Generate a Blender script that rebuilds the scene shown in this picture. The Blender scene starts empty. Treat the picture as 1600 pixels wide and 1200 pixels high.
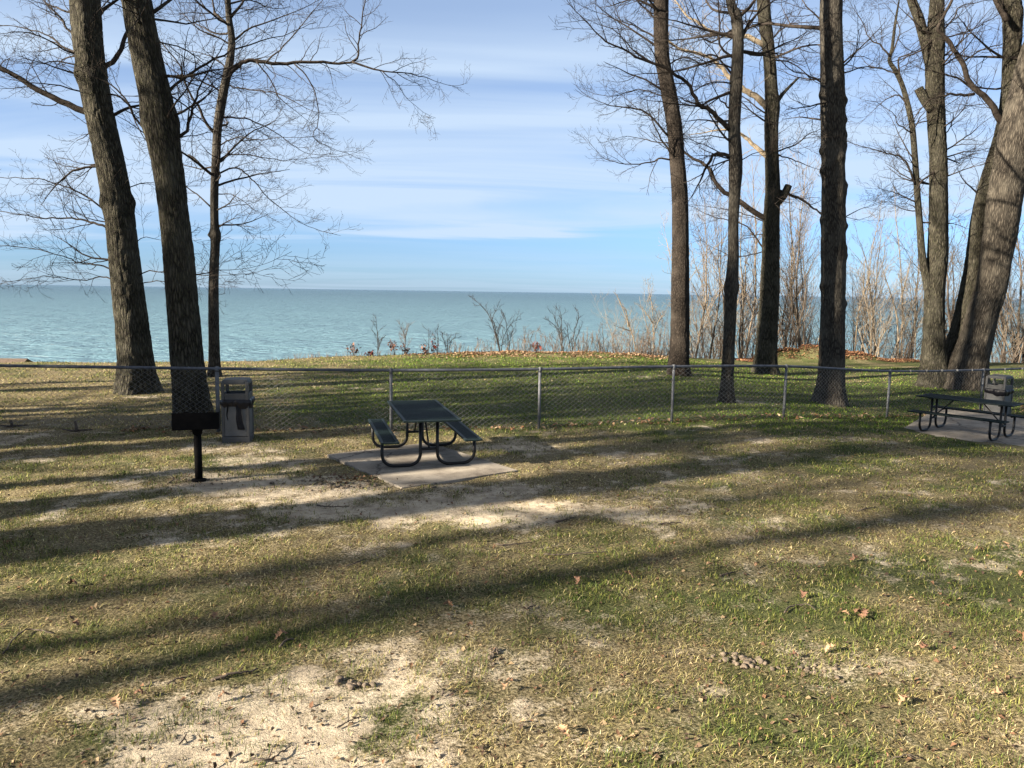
import bpy, bmesh, math, random
import numpy as np
from mathutils import Vector, Matrix, Euler

S = bpy.context.scene
COL = S.collection
R_ = math.radians

# ------------------------------------------------------------------ camera
F, H = 1200.0, 2.7                      # focal length in px of the 1600 px wide photo, eye height
PITCH, ROLL = math.atan(144 / F), math.atan(24 / 1600)
cf = np.array([0, math.cos(PITCH), -math.sin(PITCH)])
_u0 = np.cross(np.array([1.0, 0, 0]), cf)
cr = np.array([1.0, 0, 0]) * math.cos(ROLL) + _u0 * math.sin(ROLL)
cu = np.cross(cr, cf)
cam = bpy.data.cameras.new('camera')
cam.sensor_width = 36
cam.lens = 36 * F / 1600
cam.clip_start = 0.05
cam.clip_end = 120000
camo = bpy.data.objects.new('camera', cam)
COL.objects.link(camo)
M = Matrix.Identity(4)
for i in range(3):
    M[i][0], M[i][1], M[i][2] = cr[i], cu[i], -cf[i]
M[2][3] = H
camo.matrix_world = M
S.camera = camo

# ------------------------------------------------------------------ world, sun, exposure
SUN_EL = R_(21.5)
SH = R_(27.0)                            # shadows run to +x and a little to +y
to_sun = np.array([-math.cos(SH) * math.cos(SUN_EL), -math.sin(SH) * math.cos(SUN_EL), math.sin(SUN_EL)])
W = bpy.data.worlds.new("World")
S.world = W
W.use_nodes = True
nt = W.node_tree
nt.nodes.clear()


def N(t, typ, **kw):
    n = t.nodes.new(typ)
    for k, v in kw.items():
        if k == 'inp':
            for a, b in v.items():
                n.inputs[a].default_value = b
        else:
            setattr(n, k, v)
    return n


def ramp(t, stops, src=None, interp='LINEAR'):
    n = t.nodes.new('ShaderNodeValToRGB')
    n.color_ramp.interpolation = interp
    el = n.color_ramp.elements
    while len(el) < len(stops):
        el.new(0.5)
    for e, (p, c) in zip(el, stops):
        e.position = p
        e.color = (c, c, c, 1) if not hasattr(c, '__len__') else (*c, 1)
    if src is not None:
        t.links.new(src, n.inputs[0])
    return n


def math_n(t, op, a, b=None, c=None, clamp=False):
    n = t.nodes.new('ShaderNodeMath')
    n.operation = op
    n.use_clamp = clamp
    for i, v in enumerate((a, b, c)):
        if v is None:
            continue
        if isinstance(v, (int, float)):
            n.inputs[i].default_value = v
        else:
            t.links.new(v, n.inputs[i])
    return n.outputs[0]


def mixc(t, f, a, b, blend='MIX'):
    n = t.nodes.new('ShaderNodeMix')
    n.data_type = 'RGBA'
    n.blend_type = blend
    for sock, v in ((n.inputs[0], f), (n.inputs[6], a), (n.inputs[7], b)):
        if isinstance(v, (int, float)):
            sock.default_value = v
        elif isinstance(v, (tuple, list)):
            sock.default_value = (*v, 1) if len(v) == 3 else v
        else:
            t.links.new(v, sock)
    return n.outputs[2]


sky = N(nt, 'ShaderNodeTexSky', sky_type='NISHITA', sun_disc=False, sun_elevation=SUN_EL,
        sun_rotation=math.atan2(to_sun[0], to_sun[1]), altitude=200, air_density=1.0, dust_density=0.4, ozone_density=3.0)
tc = N(nt, 'ShaderNodeTexCoord')
sep = N(nt, 'ShaderNodeSeparateXYZ')
nt.links.new(tc.outputs['Generated'], sep.inputs[0])
zz = math_n(nt, 'MAXIMUM', sep.outputs[2], 0.0)
den = math_n(nt, 'ADD', zz, 0.06)
px = math_n(nt, 'DIVIDE', sep.outputs[0], den)
py = math_n(nt, 'DIVIDE', sep.outputs[1], den)
cmb = N(nt, 'ShaderNodeCombineXYZ')
# streaks run nearly across the view, tilted a little
nt.links.new(math_n(nt, 'MULTIPLY', math_n(nt, 'ADD', px, math_n(nt, 'MULTIPLY', py, 0.35)), 0.30), cmb.inputs[0])
nt.links.new(math_n(nt, 'SUBTRACT', math_n(nt, 'MULTIPLY', py, 0.9), math_n(nt, 'MULTIPLY', px, 0.10)), cmb.inputs[1])
nz = N(nt, 'ShaderNodeTexNoise', inp={'Scale': 0.85, 'Detail': 7.0, 'Roughness': 0.52, 'Distortion': 0.8})
nt.links.new(cmb.outputs[0], nz.inputs['Vector'])
nz2 = N(nt, 'ShaderNodeTexNoise', inp={'Scale': 0.33, 'Detail': 3.0, 'Roughness': 0.5})
nt.links.new(cmb.outputs[0], nz2.inputs['Vector'])
el_tilt = math_n(nt, 'ADD', zz, math_n(nt, 'MULTIPLY', sep.outputs[0], -0.04))
el_w = math_n(nt, 'ADD', el_tilt, math_n(nt, 'MULTIPLY', math_n(nt, 'SUBTRACT', nz.outputs[0], 0.5), 0.04))
# cloud amount by height in the sky: clear strip low down, a bank above it, thinner veil above
bank = ramp(nt, [(0.0, 0.30), (0.03, 0.25), (0.062, 0.12), (0.070, 0.16), (0.078, 0.98), (0.094, 0.86), (0.106, 0.66), (0.125, 0.92), (0.175, 0.98), (0.198, 0.66),
                 (0.212, 0.98), (0.224, 0.74), (0.245, 0.5), (0.27, 0.85), (0.33, 0.42), (0.6, 0.45), (1.0, 0.4)], el_w)
veil = math_n(nt, 'MULTIPLY', bank.outputs[0],
              math_n(nt, 'ADD', 0.42, math_n(nt, 'MULTIPLY', ramp(nt, [(0.36, 0.0), (0.62, 1.0)], nz.outputs[0]).outputs[0], 0.95)), clamp=True)
veil = math_n(nt, 'ADD', veil, math_n(nt, 'MULTIPLY', ramp(nt, [(0.45, 0.0), (0.75, 0.35)], nz2.outputs[0]).outputs[0], 0.7), clamp=True)
tint = ramp(nt, [(0.0, (.32, .49, .86)), (0.045, (.32, .47, .77)), (0.10, (.43, .54, .75)), (0.3, (.51, .565, .69)), (1.0, (.56, .59, .69))], zz)
skyc = mixc(nt, 1.0, sky.outputs[0], tint.outputs[0], 'MULTIPLY')
colr = mixc(nt, math_n(nt, 'MULTIPLY', veil, 0.9), skyc, (2.55, 3.18, 4.0))
# unseen sky shaped for ambient light: whitened and dimmed overhead, raised round the sun
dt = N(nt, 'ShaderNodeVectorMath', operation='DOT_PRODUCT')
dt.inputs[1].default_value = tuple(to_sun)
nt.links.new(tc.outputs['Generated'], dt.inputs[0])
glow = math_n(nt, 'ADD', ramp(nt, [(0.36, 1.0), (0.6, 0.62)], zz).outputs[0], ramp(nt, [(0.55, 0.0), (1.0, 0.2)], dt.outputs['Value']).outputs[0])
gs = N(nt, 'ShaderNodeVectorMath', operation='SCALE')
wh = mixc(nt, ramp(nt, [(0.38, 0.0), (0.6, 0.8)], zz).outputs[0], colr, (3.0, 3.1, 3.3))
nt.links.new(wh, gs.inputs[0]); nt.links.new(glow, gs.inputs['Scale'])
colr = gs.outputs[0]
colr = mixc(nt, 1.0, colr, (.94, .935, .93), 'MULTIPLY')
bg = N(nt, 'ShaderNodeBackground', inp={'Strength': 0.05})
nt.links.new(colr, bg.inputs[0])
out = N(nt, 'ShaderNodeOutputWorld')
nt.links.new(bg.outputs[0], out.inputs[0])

sun = bpy.data.lights.new('sun', 'SUN')
sun.energy = 5.0
sun.angle = R_(0.7)
sun.color = (1.0, 0.87, 0.685)
suno = bpy.data.objects.new('sun', sun)
COL.objects.link(suno)
suno.rotation_euler = Vector(to_sun).to_track_quat('Z', 'Y').to_euler()
suno.location = (-20, -10, 20)
S.view_settings.view_transform = 'Standard'
S.view_settings.look = 'None'
S.view_settings.exposure = 2.45
S.view_settings.gamma = 1.0
S.view_settings.use_curve_mapping = False

# ------------------------------------------------------------------ terrain functions and pixel -> place helpers
def sstep(a, b, x):
    t = np.clip((np.asarray(x, float) - a) / (b - a), 0, 1)
    return t * t * (3 - 2 * t)


def _hash(ix, iy, seed):
    h = (ix.astype(np.int64) * 374761393 + iy.astype(np.int64) * 668265263 + seed * 974634541) & 0xFFFFFFFF
    h = ((h ^ (h >> 13)) * 1274126177) & 0xFFFFFFFF
    h = h ^ (h >> 16)
    return (h & 0xFFFFFF) / float(0xFFFFFF)


def vnoise(x, y, seed=0):
    x = np.asarray(x, float); y = np.asarray(y, float)
    ix = np.floor(x); iy = np.floor(y)
    fx = x - ix; fy = y - iy
    fx = fx * fx * (3 - 2 * fx); fy = fy * fy * (3 - 2 * fy)
    a = _hash(ix, iy, seed); b = _hash(ix + 1, iy, seed)
    c = _hash(ix, iy + 1, seed); d = _hash(ix + 1, iy + 1, seed)
    return (a * (1 - fx) + b * fx) * (1 - fy) + (c * (1 - fx) + d * fx) * fy


def fbm(x, y, scale, seed=0, octs=4, rough=0.5):
    s = 0; amp = 1; tot = 0; f = 1.0 / scale
    for o in range(octs):
        s = s + amp * vnoise(np.asarray(x) * f + 17.3 * o, np.asarray(y) * f - 9.1 * o, seed + o)
        tot += amp; amp *= rough; f *= 2.03
    return s / tot


def gz0(x, y):                            # the gentle large fall of the lawn to the right-rear
    return -0.45 * sstep(4.5, 12, x) * sstep(10, 19, y)


def ray(x, y):
    return cf + cr * (x - 800) / F + cu * (600 - y) / F


def at(x, y, Y):                          # point at ground distance Y seen at photo pixel x, y
    d = ray(x, y)
    return np.array([0, 0, H]) + d * (Y / d[1])


def gp(x, y, z=0.0):                      # ground point seen at photo pixel x, y
    g = 0.0
    for _ in range(12):
        d = ray(x, y)
        t = (z + g - H) / d[2]
        p = np.array([0, 0, H]) + d * t
        g = float(gz0(p[0], p[1]))
    return p


_edge_px = [(-400, 569), (0, 566), (150, 566), (400, 564), (500, 558), (600, 555), (700, 553), (800, 552), (900, 553), (1000, 556),
            (1200, 560), (1400, 562), (1600, 567), (2000, 571)]
_ep = np.array([gp(*p)[:2] for p in _edge_px])


def yedge(x):
    return np.interp(x, _ep[:, 0], _ep[:, 1]) + 0.35 * (vnoise(np.asarray(x) * 0.9, np.asarray(x) * 0 + 3.0, 77) - 0.5)


LAKE_Z = -12.0


def gz(x, y):                             # full lawn height
    x = np.asarray(x, float); y = np.asarray(y, float)
    e = yedge(x)
    z = gz0(x, y) + 0.05 * (fbm(x, y, 2.6, 5, 3) - 0.5) * sstep(1.0, 5, y)
    z = z + 0.06 * (fbm(x, y, 0.45, 9, 4, .6) - 0.5) * (1 - sstep(14, 24, y))
    # leaf-strewn berm along the edge of the bluff
    b = np.exp(-((y - (e - 0.5)) / 0.7) ** 2) * (sstep(-4, 1, x) * (1 - sstep(5.0, 7.5, x)) * 0.11 + sstep(11.5, 13.5, x) * (1 - sstep(16.5, 19, x)) * 0.60)
    b = b * (0.3 + 1.3 * vnoise(x * 0.9, y * 1.1, 21)) * (0.7 + .6 * vnoise(x * 3.1, y * 3, 22))
    z = z + b
    dr = np.maximum(y - e, 0)
    z = z - np.minimum(0.8 * dr, 14.5 + 0 * dr) - 0.12 * sstep(0, 0.5, dr)
    return z


# worn and green areas of the lawn: pixel centre, radii in metres, amount
SAND = [((780, 930), 1.8, .5, -.5), ((1000, 880), 1.5, .5, -.35), ((200, 1010), 1.5, .5, -.4), ((420, 880), 1.5, .6, -.2), ((520, 1110), 1.35, .75, .62), ((690, 1030), .95, .5, .5), ((330, 1170), .9, .42, .52), ((850, 960), .8, .4, .25), ((1055, 1015), .22, .13, .8),
        ((480, 770), 2.2, .8, .45), ((330, 755), 1.3, .7, .38), ((620, 800), 3.0, .7, .36), ((880, 800), 2.2, .7, .4), ((430, 720), 1.2, .5, .5), ((960, 710), 1.0, .45, .6),
        ((150, 760), 1.8, .6, .25), ((560, 905), 1.0, .5, .3), ((1130, 890), .5, .25, .5), ((1300, 1055), .4, .25, .35), ((820, 700), .8, .25, .6), ((250, 700), 1.4, .4, .3),
        ((1150, 628), 1.4, .5, .75), ((1060, 592), 1.6, .8, .5), ((800, 605), 1.0, .5, .25), ((1290, 635), 1.1, .5, .5), ((215, 618), 1.4, .7, .5), ((560, 608), 1.3, .3, .45), ((440, 592), 1.2, .35, .4),
        ((1390, 690), 1.6, .45, .5), ((1250, 690), 1.2, .4, .35), ((740, 760), 2.0, .4, .3), ((1450, 880), .5, .2, .35), ((30, 800), 1.5, .5, .2)]
GREEN = [((1480, 900), 2.0, 1.0, .62), ((1250, 930), 1.6, .8, .4), ((1000, 640), 6, 2.2, .55), ((700, 620), 3.5, 3.0, .5), ((1000, 600), 5, 3.5, .62), ((1400, 620), 4, 3.0, .6),
         ((330, 720), .8, .4, .5), ((650, 650), 1.5, .7, .4), ((150, 1150), .6, .35, .55), ((260, 1000), 1.6, .5, .35), ((850, 935), 1.2, .4, .4), ((620, 1115), .4, .2, .5),
         ((1180, 1150), .8, .4, .4), ((1500, 1080), 1.0, .6, .3), ((1350, 720), 3.0, 1.5, .3), ((100, 900), 1.6, .6, .3), ((1150, 720), 2, .6, .45), ((300, 790), 1.5, .4, .3), ((700, 575), 6, 3, .4)]
YELLOW = [((120, 610), 5.0, 3.4, .35), ((300, 590), 3.0, 2.0, .2), ((100, 660), 3, 1.2, .25)]
_bl = {k: [(gp(*p)[:2], rx, ry, a) for p, rx, ry, a in v] for k, v in (('s', SAND), ('g', GREEN), ('y', YELLOW))}


def blobs(k, x, y):
    s = 0
    wx = x + 0.9 * (fbm(x, y, 1.1, 31, 3) - 0.5)
    wy = y + 0.6 * (fbm(x, y, 1.1, 37, 3) - 0.5)
    for (c, rx, ry, a) in _bl[k]:
        s = s + a * np.exp(-(((wx - c[0]) / rx) ** 2 + ((wy - c[1]) / ry) ** 2))
    return s


def maps(x, y):
    x = np.asarray(x, float); y = np.asarray(y, float)
    sand = blobs('s', x, y) * 0.9 + 0.9 * (fbm(x, y, 1.3, 41, 4, 0.6) - 0.5) + 1.5 * (fbm(x, y, .36, 45, 4, .75) - .5) + 0.10
    sand = sand - 0.25 * sstep(13.5, 16, y) - 0.15 * sstep(4, 9, x)
    green = 0.34 + blobs('g', x, y) * 0.55 + 1.5 * (fbm(x, y, 0.9, 61, 5, 0.6) - 0.5) - 0.45 * blobs('y', x, y) + .40 * sstep(13.5, 17, y) * sstep(-8, -3, x)
    return np.clip(sand, 0, 1), np.clip(green, 0, 1)


# ------------------------------------------------------------------ object helpers
def tag(o, label=None, cat=None, group=None, kind=None):
    if label: o['label'] = label
    if cat: o['category'] = cat
    if group: o['group'] = group
    if kind: o['kind'] = kind
    return o


def empty(name, loc=(0, 0, 0), rz=0.0):
    o = bpy.data.objects.new(name, None)
    o.empty_display_size = 0.2
    o.location = loc
    o.rotation_euler = (0, 0, rz)
    COL.objects.link(o)
    return o


def link(name, me, mat, parent=None):
    if mat is not None:
        me.materials.append(mat)
    o = bpy.data.objects.new(name, me)
    COL.objects.link(o)
    if parent is not None:
        o.parent = parent
    return o


def np_mesh(name, verts, quads=None, tris=None, smooth=True):
    me = bpy.data.meshes.new(name)
    verts = np.asarray(verts, np.float32)
    loops = []; starts = []; n = 0
    if quads is not None and len(quads):
        q = np.asarray(quads, np.int32); loops.append(q.ravel()); starts.append(np.arange(len(q)) * 4); n = len(q) * 4
    if tris is not None and len(tris):
        t = np.asarray(tris, np.int32); loops.append(t.ravel()); starts.append(n + np.arange(len(t)) * 3)
    loops = np.concatenate(loops).astype(np.int32); starts = np.concatenate(starts).astype(np.int32)
    me.vertices.add(len(verts)); me.vertices.foreach_set('co', verts.ravel())
    me.loops.add(len(loops)); me.loops.foreach_set('vertex_index', loops)
    me.polygons.add(len(starts)); me.polygons.foreach_set('loop_start', starts)
    me.update(calc_edges=True)
    if smooth:
        me.polygons.foreach_set('use_smooth', np.ones(len(starts), bool))
    return me


class Tubes:
    """collects tapered tubes and lumps into one mesh"""
    def __init__(self):
        self.v = []; self.q = []; self.t = []; self.bk = []; self.n = 0

    def tube(self, pts, rad, sides=5, cap=True, v0=0.0, lump=None):
        pts = np.asarray(pts, float); k = len(pts)
        rad = np.broadcast_to(np.asarray(rad, float), (k,))
        tg = np.gradient(pts, axis=0)
        tg /= np.linalg.norm(tg, axis=1)[:, None] + 1e-12
        a = np.array([0, 1.0, 0]) if abs(tg[0][1]) < 0.9 else np.array([1.0, 0, 0])
        X = np.empty((k, 3)); x = np.cross(tg[0], a); x = np.cross(x, tg[0]); x /= np.linalg.norm(x)
        for i in range(k):
            x = x - tg[i] * x.dot(tg[i]); x /= np.linalg.norm(x) + 1e-12
            X[i] = x
        Yv = np.cross(tg, X)
        ang = np.arange(sides) * (2 * math.pi / sides)
        ca, sa = np.cos(ang), np.sin(ang)
        vlen = v0 + np.concatenate([[0], np.cumsum(np.linalg.norm(np.diff(pts, axis=0), axis=1))])
        rr = np.repeat(rad[:, None], sides, 1)
        if lump is not None:
            rr = rr * lump(vlen[:, None], ang[None, :])
        P = pts[:, None, :] + rr[:, :, None] * (X[:, None, :] * ca[None, :, None] + Yv[:, None, :] * sa[None, :, None])
        self.v.append(P.reshape(-1, 3))
        r0 = float(rad.max())
        bk = np.stack([np.broadcast_to(ca * r0, (k, sides)), np.broadcast_to(sa * r0, (k, sides)), np.broadcast_to(vlen[:, None], (k, sides))], -1)
        self.bk.append(bk.reshape(-1, 3))
        i = np.arange(k - 1)[:, None] * sides; j = np.arange(sides)[None, :]; j2 = (j + 1) % sides
        self.q.append((self.n + np.stack([i + j, i + j2, i + sides + j2, i + sides + j], -1)).reshape(-1, 4))
        m = self.n
        self.n += k * sides
        if cap:
            for base, p, rev in ((m, pts[0], True), (m + (k - 1) * sides, pts[-1], False)):
                self.v.append(p[None, :]); self.bk.append(np.array([[0, 0, vlen[0 if rev else -1]]]))
                jj = np.arange(sides); c = np.full(sides, self.n)
                t = np.stack([base + jj, base + (jj + 1) % sides, c], -1)
                self.t.append(t[:, ::-1] if rev else t)
                self.n += 1

    def mesh(self, name):
        me = np_mesh(name, np.concatenate(self.v), np.concatenate(self.q), np.concatenate(self.t) if self.t else None)
        at_ = me.attributes.new('bk', 'FLOAT_VECTOR', 'POINT')
        at_.data.foreach_set('vector', np.concatenate(self.bk).astype(np.float32).ravel())
        return me


def bm_obj(name, bm, mat, parent=None, smooth=False, bevel=0.0):
    if bevel:
        bmesh.ops.bevel(bm, geom=list(bm.edges), offset=bevel, segments=2, profile=0.6, affect='EDGES')
    bmesh.ops.recalc_face_normals(bm, faces=bm.faces)
    me = bpy.data.meshes.new(name)
    bm.to_mesh(me); bm.free()
    if smooth:
        for p in me.polygons: p.use_smooth = True
    return link(name, me, mat, parent)


def add_box(bm, c, s, rz=0.0, ry=0.0):
    m = Matrix.Translation(c) @ Matrix.Rotation(rz, 4, 'Z') @ Matrix.Rotation(ry, 4, 'Y') @ Matrix.Diagonal((*s, 1))
    return bmesh.ops.create_cube(bm, size=1.0, matrix=m)['verts']


def round_path(pts, r, n=7):
    """polyline with its inner corners rounded"""
    pts = [np.asarray(p, float) for p in pts]
    o = [pts[0]]
    for a, b, c in zip(pts, pts[1:], pts[2:]):
        d1 = (a - b) / np.linalg.norm(a - b); d2 = (c - b) / np.linalg.norm(c - b)
        p1, p2 = b + d1 * r, b + d2 * r
        for t in np.linspace(0, 1, n):
            o.append((1 - t) ** 2 * p1 + 2 * t * (1 - t) * (b * .8 + .1 * (p1 + p2)) + t ** 2 * p2)
    o.append(pts[-1])
    return np.array(o)


# ------------------------------------------------------------------ materials
def mat(name, base=(0.5, 0.5, 0.5), rough=0.7, metal=0.0, spec=0.4):
    m = bpy.data.materials.new(name)
    m.use_nodes = True
    b = m.node_tree.nodes['Principled BSDF']
    b.inputs['Base Color'].default_value = (*base, 1)
    b.inputs['Roughness'].default_value = rough
    b.inputs['Metallic'].default_value = metal
    b.inputs['Specular IOR Level'].default_value = spec
    return m, m.node_tree, b


def noise_mat(name, c1, c2, scale, rough=0.7, metal=0.0, bump=0.0, spec=0.4, detail=6.0, coord='Object', stops=(0.35, 0.65)):
    m, t, b = mat(name, c1, rough, metal, spec)
    c = N(t, 'ShaderNodeTexCoord')
    n = N(t, 'ShaderNodeTexNoise', inp={'Scale': scale, 'Detail': detail, 'Roughness': 0.6})
    t.links.new(c.outputs[coord], n.inputs['Vector'])
    r = ramp(t, [(stops[0], c1), (stops[1], c2)], n.outputs[0])
    t.links.new(r.outputs[0], b.inputs['Base Color'])
    if bump:
        bp = N(t, 'ShaderNodeBump', inp={'Strength': 1.0, 'Distance': bump})
        t.links.new(n.outputs[0], bp.inputs['Height'])
        t.links.new(bp.outputs[0], b.inputs['Normal'])
    return m


def bark_mat(name, furrow, ridge, lich, zs=2.4, xs=15.0, depth=0.03, moss=0.0):
    m, t, b = mat(name, ridge, 0.92, 0, 0.15)
    a = N(t, 'ShaderNodeAttribute', attribute_name='bk')
    mp = N(t, 'ShaderNodeMapping', inp={'Scale': (xs, xs, zs)})
    t.links.new(a.outputs['Vector'], mp.inputs[0])
    dn = N(t, 'ShaderNodeTexNoise', inp={'Scale': 1.1, 'Detail': 4.0, 'Roughness': 0.6})
    t.links.new(mp.outputs[0], dn.inputs['Vector'])
    ad = N(t, 'ShaderNodeVectorMath', operation='ADD')
    sc = N(t, 'ShaderNodeVectorMath', operation='SCALE', inp={'Scale': 1.0})
    t.links.new(dn.outputs['Color'], sc.inputs[0])
    t.links.new(mp.outputs[0], ad.inputs[0]); t.links.new(sc.outputs[0], ad.inputs[1])
    vo = N(t, 'ShaderNodeTexVoronoi', feature='DISTANCE_TO_EDGE', inp={'Scale': 1.0})
    t.links.new(ad.outputs[0], vo.inputs['Vector'])
    fn = N(t, 'ShaderNodeTexNoise', inp={'Scale': 34.0, 'Detail': 5.0, 'Roughness': 0.65})
    mp2 = N(t, 'ShaderNodeMapping', inp={'Scale': (1.6, 1.6, 0.45)})
    t.links.new(a.outputs['Vector'], mp2.inputs[0]); t.links.new(mp2.outputs[0], fn.inputs['Vector'])
    big = N(t, 'ShaderNodeTexNoise', inp={'Scale': 1.6, 'Detail': 3.0})
    t.links.new(a.outputs['Vector'], big.inputs['Vector'])
    h = math_n(t, 'ADD', ramp(t, [(0.0, 0.0), (0.28, 0.85), (0.6, 1.0)], vo.outputs['Distance']).outputs[0],
               math_n(t, 'MULTIPLY', fn.outputs[0], 0.55))
    hr = ramp(t, [(0.22, furrow), (0.75, ridge), (1.0, lich)], math_n(t, 'MULTIPLY', h, 0.68))
    c = mixc(t, math_n(t, 'MULTIPLY', ramp(t, [(0.45, 0.0), (0.7, 1.0)], big.outputs[0]).outputs[0], 0.45), hr.outputs[0], lich)
    if moss:
        c = mixc(t, math_n(t, 'MULTIPLY', ramp(t, [(0.5, 0.0), (0.62, 1.0)], fn.outputs[0]).outputs[0], moss), c, (0.10, 0.11, 0.045))
    t.links.new(c, b.inputs['Base Color'])
    bp = N(t, 'ShaderNodeBump', inp={'Strength': 1.0, 'Distance': depth})
    t.links.new(h, bp.inputs['Height']); t.links.new(bp.outputs[0], b.inputs['Normal'])
    return m


BARK = bark_mat('furrowed_bark', (0.008, 0.007, 0.006), (0.050, 0.044, 0.035), (0.092, 0.086, 0.069), zs=4.2, xs=17, moss=0.25)
BARK_GREY = bark_mat('grey_bark', (0.014, 0.012, 0.0105), (0.058, 0.052, 0.043), (0.10, 0.093, 0.077), zs=5.5, xs=22, depth=0.014)
BARK_PLATE = bark_mat('scaly_bark', (0.008, 0.0065, 0.0055), (0.038, 0.030, 0.024), (0.064, 0.054, 0.045), zs=9.0, xs=24, depth=0.016)
BARK_TAN = bark_mat('tan_bark', (0.014, 0.012, 0.010), (0.060, 0.052, 0.042), (0.10, 0.09, 0.073), zs=3.2, xs=13, depth=0.018)
BARK_SMOOTH = bark_mat('smooth_sapling_bark', (0.11, 0.088, 0.064), (0.19, 0.155, 0.115), (0.26, 0.22, 0.17), zs=7, xs=30, depth=0.004)
TWIG = noise_mat('twig_bark', (0.014, 0.011, 0.009), (0.036, 0.029, 0.024), 9.0, 0.85, spec=0.15)
TWIG_TAN = noise_mat('tan_twig_bark', (0.055, 0.043, 0.035), (0.12, 0.095, 0.075), 6.0, 0.85, spec=0.15)
LIMB_PALE = noise_mat('pale_limb_bark', (0.11, 0.09, 0.065), (0.20, 0.165, 0.12), 7.0, 0.85, bump=0.01, spec=0.15)


def attr_mat(name, attr, rough=0.75, trans=0.0, spec=0.2):
    m, t, b = mat(name, (0.3, 0.3, 0.2), rough, 0, spec)
    a = N(t, 'ShaderNodeAttribute', attribute_name=attr)
    t.links.new(a.outputs['Color'], b.inputs['Base Color'])
    if trans:
        tr = N(t, 'ShaderNodeBsdfTranslucent')
        mx = N(t, 'ShaderNodeMixShader', inp={0: trans})
        t.links.new(a.outputs['Color'], tr.inputs[0])
        t.links.new(b.outputs[0], mx.inputs[1]); t.links.new(tr.outputs[0], mx.inputs[2])
        t.links.new(mx.outputs[0], t.nodes['Material Output'].inputs[0])
    return m


GRASSM = attr_mat('grass_blades', 'col', 0.6, 0.3)
LITTERM = attr_mat('dry_leaves', 'col', 0.8, 0.15)


def ground_mat():
    m, t, b = mat('lawn_soil', (0.3, 0.25, 0.15), 0.95, 0, 0.1)
    c = N(t, 'ShaderNodeTexCoord')
    sa = N(t, 'ShaderNodeAttribute', attribute_name='sand')
    ga = N(t, 'ShaderNodeAttribute', attribute_name='green')
    n1 = N(t, 'ShaderNodeTexNoise', inp={'Scale': 9.0, 'Detail': 8.0, 'Roughness': 0.65})
    n2 = N(t, 'ShaderNodeTexNoise', inp={'Scale': 45.0, 'Detail': 6.0, 'Roughness': 0.7})
    n3 = N(t, 'ShaderNodeTexNoise', inp={'Scale': 2.2, 'Detail': 5.0, 'Roughness': 0.6})
    n4 = N(t, 'ShaderNodeTexNoise', inp={'Scale': 130.0, 'Detail': 3.0, 'Roughness': 0.7})
    for n in (n1, n2, n3, n4):
        t.links.new(c.outputs['Object'], n.inputs['Vector'])
    thatch = ramp(t, [(0.30, (0.018, 0.014, 0.009)), (0.44, (0.09, 0.074, 0.042)), (0.56, (0.24, 0.20, 0.115)), (0.72, (0.44, 0.37, 0.23))], n2.outputs[0])
    grn = ramp(t, [(0.30, (0.018, 0.026, 0.009)), (0.55, (0.06, 0.078, 0.024)), (0.75, (0.13, 0.145, 0.05))], n2.outputs[0])
    g = mixc(t, math_n(t, 'MULTIPLY', ramp(t, [(0.3, 0.0), (0.75, 1.0)], math_n(t, 'ADD', ga.outputs['Fac'], math_n(t, 'SUBTRACT', n1.outputs[0], 0.5))).outputs[0], 0.85),
             thatch.outputs[0], grn.outputs[0])
    sand = ramp(t, [(0.25, (0.13, 0.105, 0.078)), (0.37, (0.36, 0.30, 0.225)), (0.55, (0.53, 0.46, 0.35)), (0.78, (0.63, 0.56, 0.44))],
                math_n(t, 'ADD', math_n(t, 'MULTIPLY', n1.outputs[0], 0.6), math_n(t, 'MULTIPLY', n4.outputs[0], 0.4)))
    damp = mixc(t, math_n(t, 'MULTIPLY', ramp(t, [(0.45, 0.0), (0.62, 1.0)], n3.outputs[0]).outputs[0], 0.6), sand.outputs[0], (0.20, 0.165, 0.13))
    sv = N(t, 'ShaderNodeTexVoronoi', feature='F1', inp={'Scale': 26.0, 'Randomness': 1.0})
    sj = N(t, 'ShaderNodeVectorMath', operation='ADD'); s2 = N(t, 'ShaderNodeVectorMath', operation='SCALE', inp={'Scale': 0.06})
    t.links.new(n2.outputs['Color'], s2.inputs[0]); t.links.new(c.outputs['Object'], sj.inputs[0]); t.links.new(s2.outputs[0], sj.inputs[1]); t.links.new(sj.outputs[0], sv.inputs['Vector'])
    speck = math_n(t, 'MULTIPLY', ramp(t, [(0.10, 1.0), (0.22, 0.0)], sv.outputs['Distance']).outputs[0], ramp(t, [(0.42, 0.0), (0.56, 1.0)], n1.outputs[0]).outputs[0])
    damp = mixc(t, math_n(t, 'MULTIPLY', speck, 0.8), damp, (0.07, 0.052, 0.038))
    g = mixc(t, math_n(t, 'MULTIPLY', speck, 0.6), g, (0.03, 0.024, 0.016))
    f = ramp(t, [(0.26, 0.0), (0.66, 1.0)], math_n(t, 'ADD', sa.outputs['Fac'],
             math_n(t, 'ADD', math_n(t, 'MULTIPLY', math_n(t, 'SUBTRACT', n1.outputs[0], 0.5), 0.8), math_n(t, 'MULTIPLY', math_n(t, 'SUBTRACT', n2.outputs[0], 0.5), 1.6))))
    col = mixc(t, f.outputs[0], g, damp)
    t.links.new(col, b.inputs['Base Color'])
    bp = N(t, 'ShaderNodeBump', inp={'Strength': 1.0, 'Distance': 0.045})
    t.links.new(math_n(t, 'ADD', math_n(t, 'MULTIPLY', n1.outputs[0], 1.0), math_n(t, 'ADD', math_n(t, 'MULTIPLY', n2.outputs[0], 0.55), math_n(t, 'MULTIPLY', n4.outputs[0], .18))), bp.inputs['Height'])
    t.links.new(bp.outputs[0], b.inputs['Normal'])
    return m


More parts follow.
